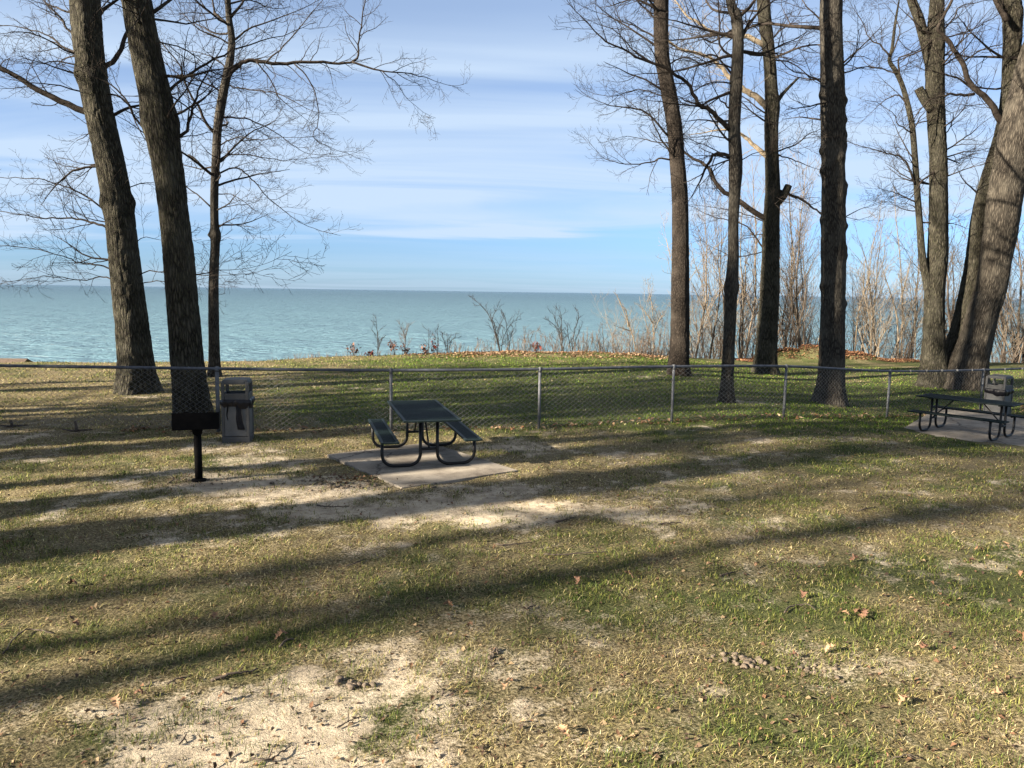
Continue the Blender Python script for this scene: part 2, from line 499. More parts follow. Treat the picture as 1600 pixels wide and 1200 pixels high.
def water_mat():
    m, t, b = mat('lake_water', (0.1, 0.3, 0.3), 0.30, 0, 0.22)
    c = N(t, 'ShaderNodeTexCoord')
    sp = N(t, 'ShaderNodeSeparateXYZ')
    t.links.new(c.outputs['Object'], sp.inputs[0])
    lg = math_n(t, 'LOGARITHM', math_n(t, 'MAXIMUM', sp.outputs[1], 40.0), 10.0)
    mp = N(t, 'ShaderNodeMapping', inp={'Scale': (0.004, 0.02, 1)})
    t.links.new(c.outputs['Object'], mp.inputs[0])
    pn = N(t, 'ShaderNodeTexNoise', inp={'Scale': 1.0, 'Detail': 5.0, 'Roughness': 0.6})
    t.links.new(mp.outputs[0], pn.inputs['Vector'])
    # silty shallows grade into deeper water offshore
    dep = math_n(t, 'ADD', lg, math_n(t, 'MULTIPLY', math_n(t, 'SUBTRACT', pn.outputs[0], 0.5), 0.5))
    r = ramp(t, [(0.0, (0.108, 0.195, 0.232)), (0.35, (0.066, 0.127, 0.158)), (0.62, (0.040, 0.083, 0.112)), (1.0, (0.036, 0.078, 0.115))],
             math_n(t, 'DIVIDE', math_n(t, 'SUBTRACT', dep, 2.1), 2.0))
    t.links.new(r.outputs[0], b.inputs['Base Color'])
    hs = None
    for sx, sy, k in ((0.06, 0.14, 1.6), (0.22, 0.42, 0.7), (0.012, 0.03, 2.6)):
        q = N(t, 'ShaderNodeMapping', inp={'Scale': (sx, sy, 1), 'Rotation': (0, 0, 0.08)})
        t.links.new(c.outputs['Object'], q.inputs[0])
        n = N(t, 'ShaderNodeTexNoise', inp={'Scale': 1.0, 'Detail': 5.0, 'Roughness': 0.62, 'Distortion': 0.6})
        t.links.new(q.outputs[0], n.inputs['Vector'])
        v = math_n(t, 'MULTIPLY', n.outputs[0], k)
        hs = v if hs is None else math_n(t, 'ADD', hs, v)
    bp = N(t, 'ShaderNodeBump', inp={'Strength': 1.0, 'Distance': 3.0})
    t.links.new(hs, bp.inputs['Height']); t.links.new(bp.outputs[0], b.inputs['Normal'])
    return m


# ------------------------------------------------------------------ the land and the lake
def grow_axis(lo, hi, step, far):
    a = list(np.arange(lo, hi + step / 2, step))
    d = step
    while a[-1] < far:
        d *= 1.35; a.append(a[-1] + d)
    d = step
    while a[0] > -far:
        d *= 1.35; a.insert(0, a[0] - d)
    return np.array(a)


gxs = grow_axis(-20, 22, 0.10, 4000)
gys = np.array([y for y in grow_axis(2.0, 37, 0.10, 4000) if y <= 37])
gys = np.concatenate([gys, np.arange(37.5, 56.1, 0.75)])
GX, GY = np.meshgrid(gxs, gys)
GZ = gz(GX, GY)
V = np.stack([GX, GY, GZ], -1).reshape(-1, 3)
nx, ny = len(gxs), len(gys)
ii = (np.arange(ny - 1)[:, None] * nx + np.arange(nx - 1)[None, :]).ravel()
gm = np_mesh('ground', V, np.stack([ii, ii + 1, ii + nx + 1, ii + nx], -1))
sd, gr = maps(GX.ravel(), GY.ravel())
for nm, val in (('sand', sd), ('green', gr)):
    a = gm.attributes.new(nm, 'FLOAT', 'POINT')
    a.data.foreach_set('value', val.astype(np.float32))
tag(link('ground', gm, ground_mat()), kind='structure')

wm = np_mesh('lake', [(-60000, 36, LAKE_Z), (60000, 36, LAKE_Z), (60000, 90000, LAKE_Z), (-60000, 90000, LAKE_Z)], [(0, 1, 2, 3)])
tag(link('lake', wm, water_mat()), kind='structure')


# ------------------------------------------------------------------ trees
def unit(v):
    return v / (np.linalg.norm(v) + 1e-12)


def spline(pts, n):
    """Catmull-Rom resample of rows (any columns)"""
    p = np.asarray(pts, float)
    if len(p) == 2:
        t = np.linspace(0, 1, n)[:, None]
        return p[0] * (1 - t) + p[1] * t
    e = np.vstack([2 * p[0] - p[1], p, 2 * p[-1] - p[-2]])
    o = []
    for u in np.linspace(0, len(p) - 1 - 1e-9, n):
        i = int(u); t = u - i
        a, b, c, d = e[i], e[i + 1], e[i + 2], e[i + 3]
        o.append(0.5 * (2 * b + (c - a) * t + (2 * a - 5 * b + 4 * c - d) * t * t + (3 * b - a - 3 * c + d) * t ** 3))
    return np.array(o)


def wander(rng, p, d, L, n, wig, lift):
    pts = [np.array(p, float)]
    d = unit(np.array(d, float)); st = L / n
    for k in range(n):
        d = unit(d + rng.normal(0, wig, 3) + np.array([0, 0, lift]))
        pts.append(pts[-1] + d * st)
    return np.array(pts)


def sprout(T, rng, pts, rad, level, maxlev, cfg):
    """twigs along a branch, then twigs on the twigs"""
    seg = np.linalg.norm(np.diff(pts, axis=0), axis=1); L = seg.sum()
    if level >= maxlev or L < 0.12:
        return
    cum = np.concatenate([[0], np.cumsum(seg)])
    sp = cfg['space'][level]
    s = cfg.get('start', 0.12) * L + rng.uniform(0, sp)
    side = rng.uniform(0, 6.28)
    while s < L * 0.985:
        i = min(np.searchsorted(cum, s) - 1, len(seg) - 1); i = max(i, 0)
        f = (s - cum[i]) / (seg[i] + 1e-9)
        p = pts[i] * (1 - f) + pts[i + 1] * f
        r = rad[i] * (1 - f) + rad[i + 1] * f
        tg = unit(pts[i + 1] - pts[i])
        a = unit(np.cross(tg, rng.normal(0, 1, 3)))
        b = np.cross(tg, a)
        side += 2.4 + rng.normal(0, 0.5)
        perp = a * math.cos(side) + b * math.sin(side)
        perp[2] *= 0.75
        ang = rng.uniform(0.55, 1.1)
        d = tg * math.cos(ang) + perp * math.sin(ang)
        l = cfg['len'][level] * rng.uniform(0.45, 1.25) * (1.0 - 0.45 * s / L)
        r2 = max(min(r * 0.62, cfg['rad'][level]) * rng.uniform(0.7, 1.0), cfg['rmin'])
        n = (8, 6, 4, 3)[level]
        q = wander(rng, p, d, l, n, cfg['wig'], cfg['lift'])
        rr = np.linspace(r2, max(r2 * 0.35, cfg['rmin'] * 0.7), n + 1)
        T.tube(q, rr, 4 if level == 0 else 3, cap=False)
        sprout(T, rng, q, rr, level + 1, maxlev, cfg)
        s += sp * rng.uniform(0.55, 1.5)


CFG = {'space': (0.25, 0.17, 0.13), 'len': (1.35, 0.62, 0.28), 'rad': (0.016, 0.007, 0.0045), 'rmin': 0.0036, 'wig': 0.13, 'lift': 0.035}


def px_path(pts, Y, slope=0.0):
    """photo polyline -> 3-D polyline that leaves depth Y at the given rate per metre"""
    o = []; y = Y; prev = None
    for p in pts:
        q = at(p[0], p[1], y)
        if prev is not None:
            y += slope * np.linalg.norm(q - prev)
            q = at(p[0], p[1], y)
        o.append(q); prev = q
    return np.array(o)


def pnoise(a, v, per, sv, seed):
    """value noise that closes round the trunk: per cells round it, sv cells per metre up it"""
    x = np.asarray(a) / (2 * math.pi) * per; y = np.asarray(v) * sv
    x, y = np.broadcast_arrays(x, y)
    ix = np.floor(x); iy = np.floor(y); fx = x - ix; fy = y - iy
    fx = fx * fx * (3 - 2 * fx); fy = fy * fy * (3 - 2 * fy)
    i0 = np.mod(ix, per); i1 = np.mod(ix + 1, per)
    return (_hash(i0, iy, seed) * (1 - fx) + _hash(i1, iy, seed) * fx) * (1 - fy) + (_hash(i0, iy + 1, seed) * (1 - fx) + _hash(i1, iy + 1, seed) * fx) * fy


def trunk_lump(seed, flare=0.0, knots=(), rough=0.05, ridge=0.0, cells=20):
    def f(v, a):
        x = np.cos(a) * 1.3; y = np.sin(a) * 1.3
        n = vnoise(x * 1.1 + v * 0.55, y * 1.1 + seed, seed) + 0.5 * vnoise(x * 2.6 - v * 1.4, y * 2.6 + v * .6, seed + 3) \
            + 0.3 * vnoise(x * 6 + 0.6 * v, y * 6 - 0.9 * v, seed + 8)
        r = 1 + rough * 2.2 * (n / 1.8 - 0.5)
        if flare:
            r = r + flare * np.exp(-v / 0.45) * (0.45 + 0.75 * np.maximum(0, np.sin(a * 3 + seed)) ** 1.5 + 0.35 * np.maximum(0, np.sin(a * 5 + 2 * seed)))
        if ridge:                                     # interlaced bark ridges and furrows
            aw = a + .25 * (pnoise(a, v, 7, 1.3, seed + 40) - .5)
            e1 = np.abs(2 * pnoise(aw, v, cells, 2.6, seed + 50) - 1)
            e2 = np.abs(2 * pnoise(aw + .1, v + 3, cells * 2, 6.0, seed + 60) - 1)
            r = r - ridge * np.exp(-(e1 / .22) ** 2) - ridge * .5 * np.exp(-(e2 / .22) ** 2)
        for (kv, ka, kh, ks) in knots:
            kh = kh * 1.7; ka = ka + 1.57         # angle 0 looks away from the viewer
            da = np.angle(np.exp(1j * (a - ka)))
            r = r + kh * np.exp(-((v - kv) / ks) ** 2 - (da / 0.5) ** 2)
        return r
    return f


def trunk_tube(T, cols, Y, seed, top=7.0, flare=0.35, knots=(), sides=96, rough=0.05, sink=0.12, taper=0.5, dY=0.0, ridge=0.05, cells=20):
    """cols: (x, y, width) in photo px from the foot up"""
    P = []; rr = []
    for i, (x, y, w) in enumerate(cols):
        yy = Y + dY * i / (len(cols) - 1)
        p = at(x, y, yy)
        P.append(p); rr.append(0.5 * w * (p - np.array([0, 0, H])).dot(cf) / F)
    P = np.array(P); rr = np.array(rr)
    foot = P[0].copy(); foot[2] -= sink
    rows = np.column_stack([np.vstack([foot, P]), np.concatenate([[rr[0]], rr])])
    if top:
        d = unit(P[-1] - P[-2]); d = unit(d * 0.6 + np.array([0, 0, 0.8]))
        e1 = np.append(P[-1] + d * top * 0.45, rr[-1] * (1 - (1 - taper) * .45))
        e2 = np.append(P[-1] + unit(d + np.array([0.08, 0.1, 0.1])) * top, rr[-1] * taper * .45)
        rows = np.vstack([rows, e1, e2])
    Ltot = np.linalg.norm(np.diff(rows[:, :3], axis=0), axis=1).sum()
    q = spline(rows, max(24, int(Ltot / 0.055)))
    T.tube(q[:, :3], np.maximum(q[:, 3], 0.01), sides, True, 0.0, trunk_lump(seed, flare, knots, rough, ridge, cells))
    return q


def limb_of(T, rng, pts, w0, w1, Y, slope, cfg=CFG, maxlev=3, twigs=True):
    P = px_path(pts, Y, slope)
    k = (Y) / F * 0.5
    n = max(6, int(np.linalg.norm(np.diff(P, axis=0), axis=1).sum() / 0.16))
    q = spline(P, n)
    q[1:-1] += rng.normal(0, 0.012, (n - 2, 3))
    rad = np.linspace(w0 * k, w1 * k, n)
    T.tube(q, rad, 8, True)
    if twigs:
        # leader carries on as a twig, then side twigs
        d = unit(q[-1] - q[-2])
        e = wander(rng, q[-1], d, 1.0, 7, 0.1, 0.02)
        er = np.linspace(rad[-1], 0.004, 8)
        T.tube(e, er, 4, False)
        sprout(T, rng, np.vstack([q, e[1:]]), np.concatenate([rad, er[1:]]), 0, maxlev, cfg)


def auto_limbs(T, rng, q, v0, v1, n, Lr, r0=0.35, cfg=CFG, maxlev=3, up=(0.1, 0.7), az=None):
    """limbs on a trunk polyline q (x,y,z,r) between heights v0..v1"""
    zs = q[:, 2]
    for k in range(n):
        z = rng.uniform(v0, v1)
        i = int(np.argmin(abs(zs - z)))
        a = rng.uniform(0, 2 * math.pi) if az is None else rng.uniform(*az)
        d = np.array([math.cos(a), math.sin(a), rng.uniform(*up)])
        L = rng.uniform(*Lr)
        p = q[i, :3]; r = min(q[i, 3] * r0, 0.012 + 0.011 * L)
        n_ = max(6, int(L / 0.3))
        P = wander(rng, p, d, L, n_, 0.13, 0.02)
        rad = np.linspace(r, 0.006, n_ + 1)
        T.tube(P, rad, 6, False)
        c2 = dict(cfg); c2['start'] = 0.2
        sprout(T, rng, P, rad, 0, maxlev, c2)


def make_tree(name, label, stems, Y, limbs, bark, seed, limb_mat=None, auto=(), group='tall bare trees on the lawn', twig=TWIG, lev=3, cat='tree', stubs=()):
    rng = np.random.default_rng(seed)
    x, y = stems[0]['cols'][0][:2]
    base = at(x, y, Y)
    root = empty(name, base)
    tag(root, label, cat, group)
    qs = []
    for st in stems:
        T = Tubes()
        kw = {k: v for k, v in st.items() if k not in ('cols', 'Y', 'mat', 'name')}
        q = trunk_tube(T, st['cols'], st.get('Y', Y), st.get('seed', seed), **{k: v for k, v in kw.items() if k != 'seed'})
        qs.append(q)
        me = T.mesh('trunk')
        o = link(st.get('name', 'trunk'), me, st.get('mat', bark), root)
        o.matrix_parent_inverse = Matrix.Translation(-Vector(base))
    T = Tubes()
    for l in limbs:
        pts, w0, w1 = list(l[0]), l[1], l[2]
        best = None
        for st in stems:                              # root the limb inside the stem it grows from
            c = sorted(st['cols'], key=lambda q: q[1])
            xc = np.interp(pts[0][1], [q[1] for q in c], [q[0] for q in c]); wc = np.interp(pts[0][1], [q[1] for q in c], [q[2] for q in c])
            d = abs(pts[0][0] - xc) - wc / 2
            if d < 16 and (best is None or d < best[0]):
                best = (d, xc, wc)
        if best is not None:
            xc, wc = best[1:]
            side = np.sign(pts[0][0] - xc) or 1
            pts[0] = (xc + side * wc * .22, pts[0][1] + 3)
        sl = l[3] if len(l) > 3 else rng.choice([-1, 1]) * rng.uniform(0.15, 0.5)
        lm = l[4] if len(l) > 4 else None
        if w0 >= 6 or lm is not None:                 # a real limb: a part of its own, with its twigs
            B = Tubes()
            limb_of(B, rng, pts, w0, w1, Y, sl, CFG, lev)
            o = link('limb', B.mesh('limb'), lm or limb_mat or twig, root)
            o.matrix_parent_inverse = Matrix.Translation(-Vector(base))
        else:
            limb_of(T, rng, pts, w0, w1, Y, sl, CFG, lev)
    for si, v0, v1, n, Lr, kw in auto:
        auto_limbs(T, rng, qs[si], v0, v1, n, Lr, **kw)
    if T.n:
        o = link('crown', T.mesh('crown'), twig, root)
        o.matrix_parent_inverse = Matrix.Translation(-Vector(base))
    for pts, w0, w1 in stubs:
        B = Tubes()
        q = spline(px_path(pts, Y, 0.1), 8)
        B.tube(q, np.linspace(w0, w1, 8) * Y / F * .5, 9)
        o = link('broken_stub', B.mesh('broken_stub'), bark, root)
        o.matrix_parent_inverse = Matrix.Translation(-Vector(base))
    return root


TY = {}
for k, p in dict(a=(215, 612), b=(300, 664), c=(335, 588), d=(1060, 586), e=(1135, 628), f=(1197, 584), g=(1297, 631), h=(1452, 604)).items():
    TY[k] = float(gp(*p)[1])

UPPER = dict(up=(0.15, 0.8), maxlev=2)
make_tree('oak_tree', 'thick leaning furrowed trunk beyond the fence, leftmost tall tree, bare limb reaching left',
          [dict(cols=[(214, 612, 56), (213, 590, 54), (211, 560, 51), (203, 480, 48), (196, 420, 46), (188, 350, 45), (175, 270, 44), (160, 200, 43), (150, 150, 43), (142, 100, 44), (136, 50, 45), (133, 0, 45)],
                flare=0.42, top=11, knots=((8.0, 0.5, .12, .2), (4.9, 0.2, .13, .18), (4.9, 3.4, .12, .2)))], TY['a'],
          [([(135, 178), (95, 158), (60, 140), (30, 122), (0, 105), (-50, 80), (-110, 40)], 10, 4, -.1),
           ([(158, 357), (142, 347), (110, 341), (60, 340), (0, 330)], 4, 1.2), ([(152, 332), (133, 306), (100, 291), (60, 280), (0, 277)], 3, 1.),
           ([(173, 420), (147, 413), (120, 410), (100, 400), (50, 388), (0, 383)], 2.6, .8), ([(173, 440), (160, 432), (130, 438), (70, 432), (10, 441)], 2.4, .7),
           ([(118, 83), (97, 72), (77, 57), (40, 44), (0, 40)], 3.5, 1), ([(118, 88), (97, 76), (75, 62), (33, 50), (10, 52)], 3, .8), ([(118, 65), (105, 45), (97, 30), (75, 10), (50, -20)], 4, 1.5),
           ([(120, 100), (90, 95), (60, 100), (20, 95)], 2.5, .7), ([(110, 20), (80, 8), (50, -15)], 3.5, 1.2), ([(130, 145), (100, 135), (60, 130), (20, 125)], 2.5, .8),
           ([(166, 108), (180, 93), (192, 68), (205, 40), (225, 0), (250, -40)], 8, 4, .3), ([(180, 182), (195, 172), (222, 162), (262, 150)], 6, 2, .35),
           ([(160, 30), (166, 12), (190, -5)], 7, 3, .3), ([(172, 140), (195, 155), (210, 190), (225, 215)], 3, 1.2, -.2), ([(200, 380), (225, 372), (250, 375)], 1.6, .6),
           ([(212, 430), (240, 424), (300, 430), (385, 428)], 2.2, .6), ([(215, 440), (250, 440), (300, 438)], 1.8, .6), ([(205, 295), (225, 285), (250, 288)], 2, .6)],
          BARK, 11, auto=[(0, 2.7, 8.5, 7, (1.2, 2.6), dict(up=(-.1, .3), az=(1.9, 4.3))), (0, 9.5, 18, 12, (2.5, 5), UPPER)])

make_tree('oak_tree', 'dark thick leaning trunk behind the grill, nearest the fence, second tall tree from the left',
          [dict(cols=[(302, 664, 58), (300, 640, 55), (296, 600, 51), (292, 560, 50), (285, 470, 47), (279, 400, 46), (274, 350, 45), (264, 270, 46), (252, 200, 50), (243, 150, 48), (232, 100, 46), (222, 50, 45), (213, 0, 44), (200, -60, 42)],
                flare=0.3, top=10, knots=((6.0, .1, .1, .25), (5.9, 3.2, .1, .25)))], TY['b'],
          [([(278, 221), (290, 205), (297, 185), (304, 160), (310, 140), (328, 108)], 6, 2, .3), ([(263, 147), (290, 120), (330, 95), (372, 75), (420, 60)], 5, 1.6, .35),
           ([(243, 25), (255, 10), (275, -12)], 7, 3, .3), ([(241, 26), (262, 34), (300, 35), (345, 28)], 4, 1.3, .3), ([(228, 214), (215, 190), (200, 160), (175, 133), (160, 125)], 4, 1.4, .3),
           ([(262, 140), (285, 160), (310, 185), (330, 200)], 2.5, 1, .3), ([(300, 430), (330, 425), (380, 420)], 2, .6, .2), ([(250, 60), (285, 75), (320, 100)], 2.5, 1, .2), ([(275, 215), (300, 212), (340, 205)], 2.2, .8, .2)],
          BARK, 12, auto=[(0, 8.2, 16, 12, (2.5, 5), UPPER), (0, 5.5, 8, 5, (1.2, 2.2), dict(up=(-.1, .5)))])

T3 = [([(363, 114), (372, 102), (382, 96), (400, 95), (433, 100), (465, 97), (500, 97), (525, 99), (550, 97), (560, 84), (561, 60), (566, 30), (572, -10)], 7, 1.5, .15),
      ([(550, 97), (575, 105), (600, 111), (650, 116), (680, 127)], 3.5, .8, .1), ([(597, 111), (620, 130), (637, 155)], 1.6, .6, .1), ([(460, 100), (480, 120), (494, 150), (497, 190), (490, 215), (520, 232)], 2.2, .7, .1),
      ([(333, 207), (322, 192), (313, 170), (300, 152), (290, 133), (280, 100), (255, 70)], 5, 1.5, -.2), ([(345, 270), (363, 262), (385, 272), (400, 287), (433, 322), (482, 354)], 3, .8, .2),
      ([(345, 248), (360, 241), (395, 243), (440, 250), (500, 245)], 2.4, .7, .2), ([(327, 323), (310, 305), (290, 290), (280, 270)], 2.6, .8, .1), ([(352, 150), (340, 140), (300, 120), (270, 118)], 3.5, 1, -.2),
      ([(350, 35), (340, 25), (334, 15), (332, -10)], 5, 2, .2), ([(362, 25), (375, 10), (390, -15)], 5, 2, .2), ([(366, 60), (390, 45), (430, 30), (480, 10)], 3.5, 1, .2), ([(362, 70), (345, 60), (310, 45), (285, 20)], 3, 1, -.1),
      ([(343, 180), (380, 185), (420, 200), (470, 235)], 3, .8, .3), ([(340, 225), (370, 215), (410, 218), (450, 215)], 2.4, .7, -.3), ([(358, 110), (335, 90), (300, 80)], 2.6, .8, .3),
      ([(400, 96), (420, 120), (440, 155), (470, 180)], 2.2, .7, .3), ([(415, 98), (440, 75), (470, 40), (500, 5)], 2.8, .9, -.2), ([(355, 130), (385, 140), (430, 145), (480, 170)], 2.4, .8, -.3), ([(340, 300), (365, 305), (400, 330)], 1.8, .6, -.2)]
make_tree('maple_tree', 'slender crooked young tree near the bluff, long fine-twigged limb reaching right over the lake',
          [dict(cols=[(335, 588, 20), (335, 560, 17), (334, 500, 16), (334, 440, 15), (336, 385, 14), (337, 368, 16), (335, 350, 13), (335, 300, 12.5), (338, 240, 13), (340, 200, 13), (346, 160, 14), (354, 120, 13), (360, 90, 12), (362, 60, 11), (358, 30, 10), (356, 0, 9)],
                flare=0.35, top=4.5, sides=48, ridge=.03, cells=10, rough=.09, knots=((4.4, 0.1, .35, .12),))], TY['c'], T3, BARK_GREY, 13,
          auto=[(0, 5.5, 13, 16, (1.5, 3.4), dict(up=(0, .6))), (0, 4.2, 6.5, 6, (1.0, 2.2), dict(up=(-.1, .4), az=(-1.0, 1.0)))],
          stubs=[([(331, 273), (315, 260), (305, 250), (294, 243)], 4.5, 5.0)])

make_tree('oak_tree', 'dark straight trunk bowing slightly near its top, leftmost tree of the right-hand stand',
          [dict(cols=[(1060, 586, 36), (1060, 565, 32), (1062, 530, 30), (1063, 450, 28), (1063, 350, 26), (1062, 300, 25), (1058, 250, 24), (1054, 200, 24), (1046, 150, 24), (1039, 115, 23), (1034, 80, 23), (1033, 0, 23)], flare=0.22, top=9, rough=.04, ridge=.03, cells=26)],
          TY['d'],
          [([(1047, 246), (1030, 248), (1020, 253), (995, 257), (965, 254), (945, 248)], 3, .8, -.2), ([(1030, 215), (1012, 178), (990, 170), (955, 166), (940, 160)], 3.5, .8, -.2), ([(1060, 262), (1045, 235), (1030, 212), (1020, 190)], 3.5, 1.5, -.4),
           ([(1024, 105), (1005, 90), (985, 75), (965, 50), (940, 40)], 2.8, .8), ([(1022, 60), (1000, 45), (975, 35), (935, 20)], 2.8, .8), ([(1024, 30), (1000, 5), (985, -20)], 3, 1),
           ([(1030, 150), (1000, 140), (960, 150), (935, 148)], 2, .6), ([(1052, 220), (1025, 222), (1000, 216), (975, 213)], 2, .6), ([(1045, 100), (1070, 90), (1100, 100)], 2.5, .8)],
          BARK_PLATE, 14, auto=[(0, 8.5, 14, 9, (1.4, 3.0), dict(up=(0, .5), az=(2.0, 4.2))), (0, 12, 19, 9, (2.5, 4.5), UPPER)])

make_tree('maple_tree', 'thin knobbly grey trunk with a swollen burl, twisting as it climbs, just behind the fence',
          [dict(cols=[(1135, 628, 24), (1136, 600, 20), (1138, 560, 19), (1141, 500, 19), (1142, 465, 20), (1143, 449, 23), (1144, 432, 19), (1146, 400, 17), (1146, 350, 16), (1148, 300, 18), (1149, 270, 21), (1149, 245, 20), (1147, 200, 18), (1149, 150, 19), (1152, 100, 18), (1153, 60, 17), (1150, 25, 17), (1140, -10, 13)],
                flare=0.35, top=6, sides=56, rough=.10, ridge=.035, cells=12)], TY['e'],
          [([(1142, 202), (1130, 192), (1115, 177), (1105, 170), (1092, 163), (1084, 148), (1075, 130), (1060, 120), (1046, 110), (1020, 100), (1000, 92), (982, 82), (955, 68), (937, 57), (918, 35), (900, 18)], 8, 1.2, -.1),
           ([(1140, 140), (1130, 148), (1120, 152), (1105, 160), (1092, 165), (1060, 163)], 5, 2, -.1), ([(1135, 243), (1128, 241), (1117, 240), (1110, 248), (1105, 258)], 6, 4, .2), ([(1152, 60), (1165, 45), (1180, 25), (1200, 8)], 5, 2, .2),
           ([(1158, 62), (1168, 45), (1185, 20), (1192, 0)], 3.5, 1.2, -.1), ([(1160, 25), (1175, 8), (1185, -10)], 6, 3), ([(1140, 90), (1125, 70), (1125, 30), (1122, -5)], 4, 1.5, .1), ([(1142, 118), (1120, 88), (1100, 85), (1060, 78)], 3.5, 1.2, .2),
           ([(1137, 128), (1110, 130), (1090, 140), (1070, 150)], 2.5, .8, -.2), ([(1095, 167), (1075, 158), (1058, 150)], 3, 1, .2), ([(1137, 105), (1118, 100), (1100, 105), (1085, 98)], 2.5, .8, -.3), ([(1135, 215), (1110, 212), (1080, 215)], 2, .7, -.3),
           ([(1162, 250), (1180, 240), (1200, 235)], 1.8, .6), ([(1140, 168), (1128, 160), (1122, 150)], 3, 1.5)],
          BARK_GREY, 15, auto=[(0, 6.5, 13, 12, (1.2, 2.8), dict(up=(0, .5))), (0, 4.6, 7, 5, (.9, 1.8), dict(up=(-.2, .3), az=(2.2, 4.0)))])

make_tree('oak_tree', 'crooked forking trunk with sawn stubs and pale limbs reaching left, behind the knobbly grey trunk',
          [dict(cols=[(1197, 584, 38), (1197, 560, 34), (1200, 500, 31), (1203, 450, 29), (1205, 350, 26), (1207, 300, 23), (1206, 250, 21), (1205, 200, 21), (1207, 165, 23), (1205, 140, 20), (1203, 100, 19), (1199, 60, 19), (1193, 0, 20)], flare=0.3, top=9, rough=.06)],
          TY['f'],
          [([(1196, 340), (1188, 337), (1163, 320), (1150, 311), (1137, 303), (1123, 293), (1115, 280), (1111, 268), (1105, 260), (1095, 253), (1083, 248), (1072, 240), (1060, 225)], 9, 3, .0),
           ([(1200, 166), (1192, 160), (1180, 150), (1165, 141), (1150, 130), (1137, 118), (1127, 105), (1112, 92), (1095, 85), (1060, 75), (1040, 60)], 11, 3, .1, LIMB_PALE),
           ([(1196, 245), (1190, 237), (1175, 224), (1160, 211), (1140, 203), (1110, 205)], 9, 2, .2, LIMB_PALE), ([(1195, 70), (1170, 58), (1147, 57), (1125, 53), (1110, 49), (1100, 42), (1088, 33), (1075, 27), (1060, 7)], 8, 2.5, .2, LIMB_PALE),
           ([(1190, 395), (1180, 370), (1160, 350), (1120, 340), (1095, 330)], 3, .8), ([(1217, 235), (1245, 225), (1262, 210), (1285, 200)], 2.5, .8, .3), ([(1217, 238), (1240, 250), (1270, 262)], 2.5, .8, .2), ([(1213, 90), (1240, 100), (1270, 125)], 2.5, 1),
           ([(1210, 60), (1230, 40), (1260, 35)], 2.5, .8), ([(1232, 294), (1250, 310), (1270, 325), (1285, 336)], 5, 2, .2), ([(1190, 390), (1150, 400), (1110, 385)], 2, .6, .2), ([(1188, 345), (1150, 330), (1100, 322)], 2, .6, .3)],
          BARK, 16, auto=[(0, 8, 18, 14, (1.8, 4.2), UPPER), (0, 5, 9, 6, (1, 2), dict(up=(-.1, .4)))],
          stubs=[([(1214, 160), (1222, 148), (1233, 136), (1247, 122)], 7, 3), ([(1212, 318), (1222, 308), (1228, 299), (1232, 290)], 14, 11)])

make_tree('oak_tree', 'straight stout burl-covered trunk just behind the fence, third trunk left of the big leaning one',
          [dict(cols=[(1298, 631, 46), (1298, 610, 42), (1299, 575, 39), (1301, 500, 38), (1302, 450, 37), (1302, 350, 36), (1302, 250, 36), (1301, 170, 36), (1300, 100, 34), (1299, 50, 33), (1299, 0, 33)], flare=0.42, top=10, rough=.08, ridge=.035, cells=24,
                knots=((7.05, 0.1, .18, .12), (7.1, 3.0, .1, .16), (6.5, .2, .16, .13), (6.8, 1.8, .16, .12), (5.9, 3.2, .12, .15), (5.2, .1, .1, .12), (5.0, 3.0, .14, .1), (4.2, 3.2, .13, .1), (4.4, 3.1, .1, .1), (8.5, .1, .12, .12), (8.3, 3.0, .15, .12), (7.8, 3.2, .14, .1), (3.4, .1, .12, .1), (7.4, 3.2, .14, .11), (6.1, 3.2, .15, .1), (2.9, 3.2, .11, .09)))],
          TY['g'],
          [([(1284, 130), (1265, 118), (1240, 112), (1210, 85)], 3, 1), ([(1283, 35), (1265, 15), (1250, -5)], 3, 1), ([(1318, 110), (1335, 85), (1340, 60)], 3, 1, .3), ([(1318, 115), (1350, 105), (1390, 110)], 2.4, .8, .3), ([(1318, 345), (1335, 330), (1350, 325)], 2, .6, .2)],
          BARK_GREY, 17, auto=[(0, 9.5, 18, 14, (2.5, 5), UPPER), (0, 6.5, 9.5, 5, (1, 2), dict(up=(-.1, .4)))])

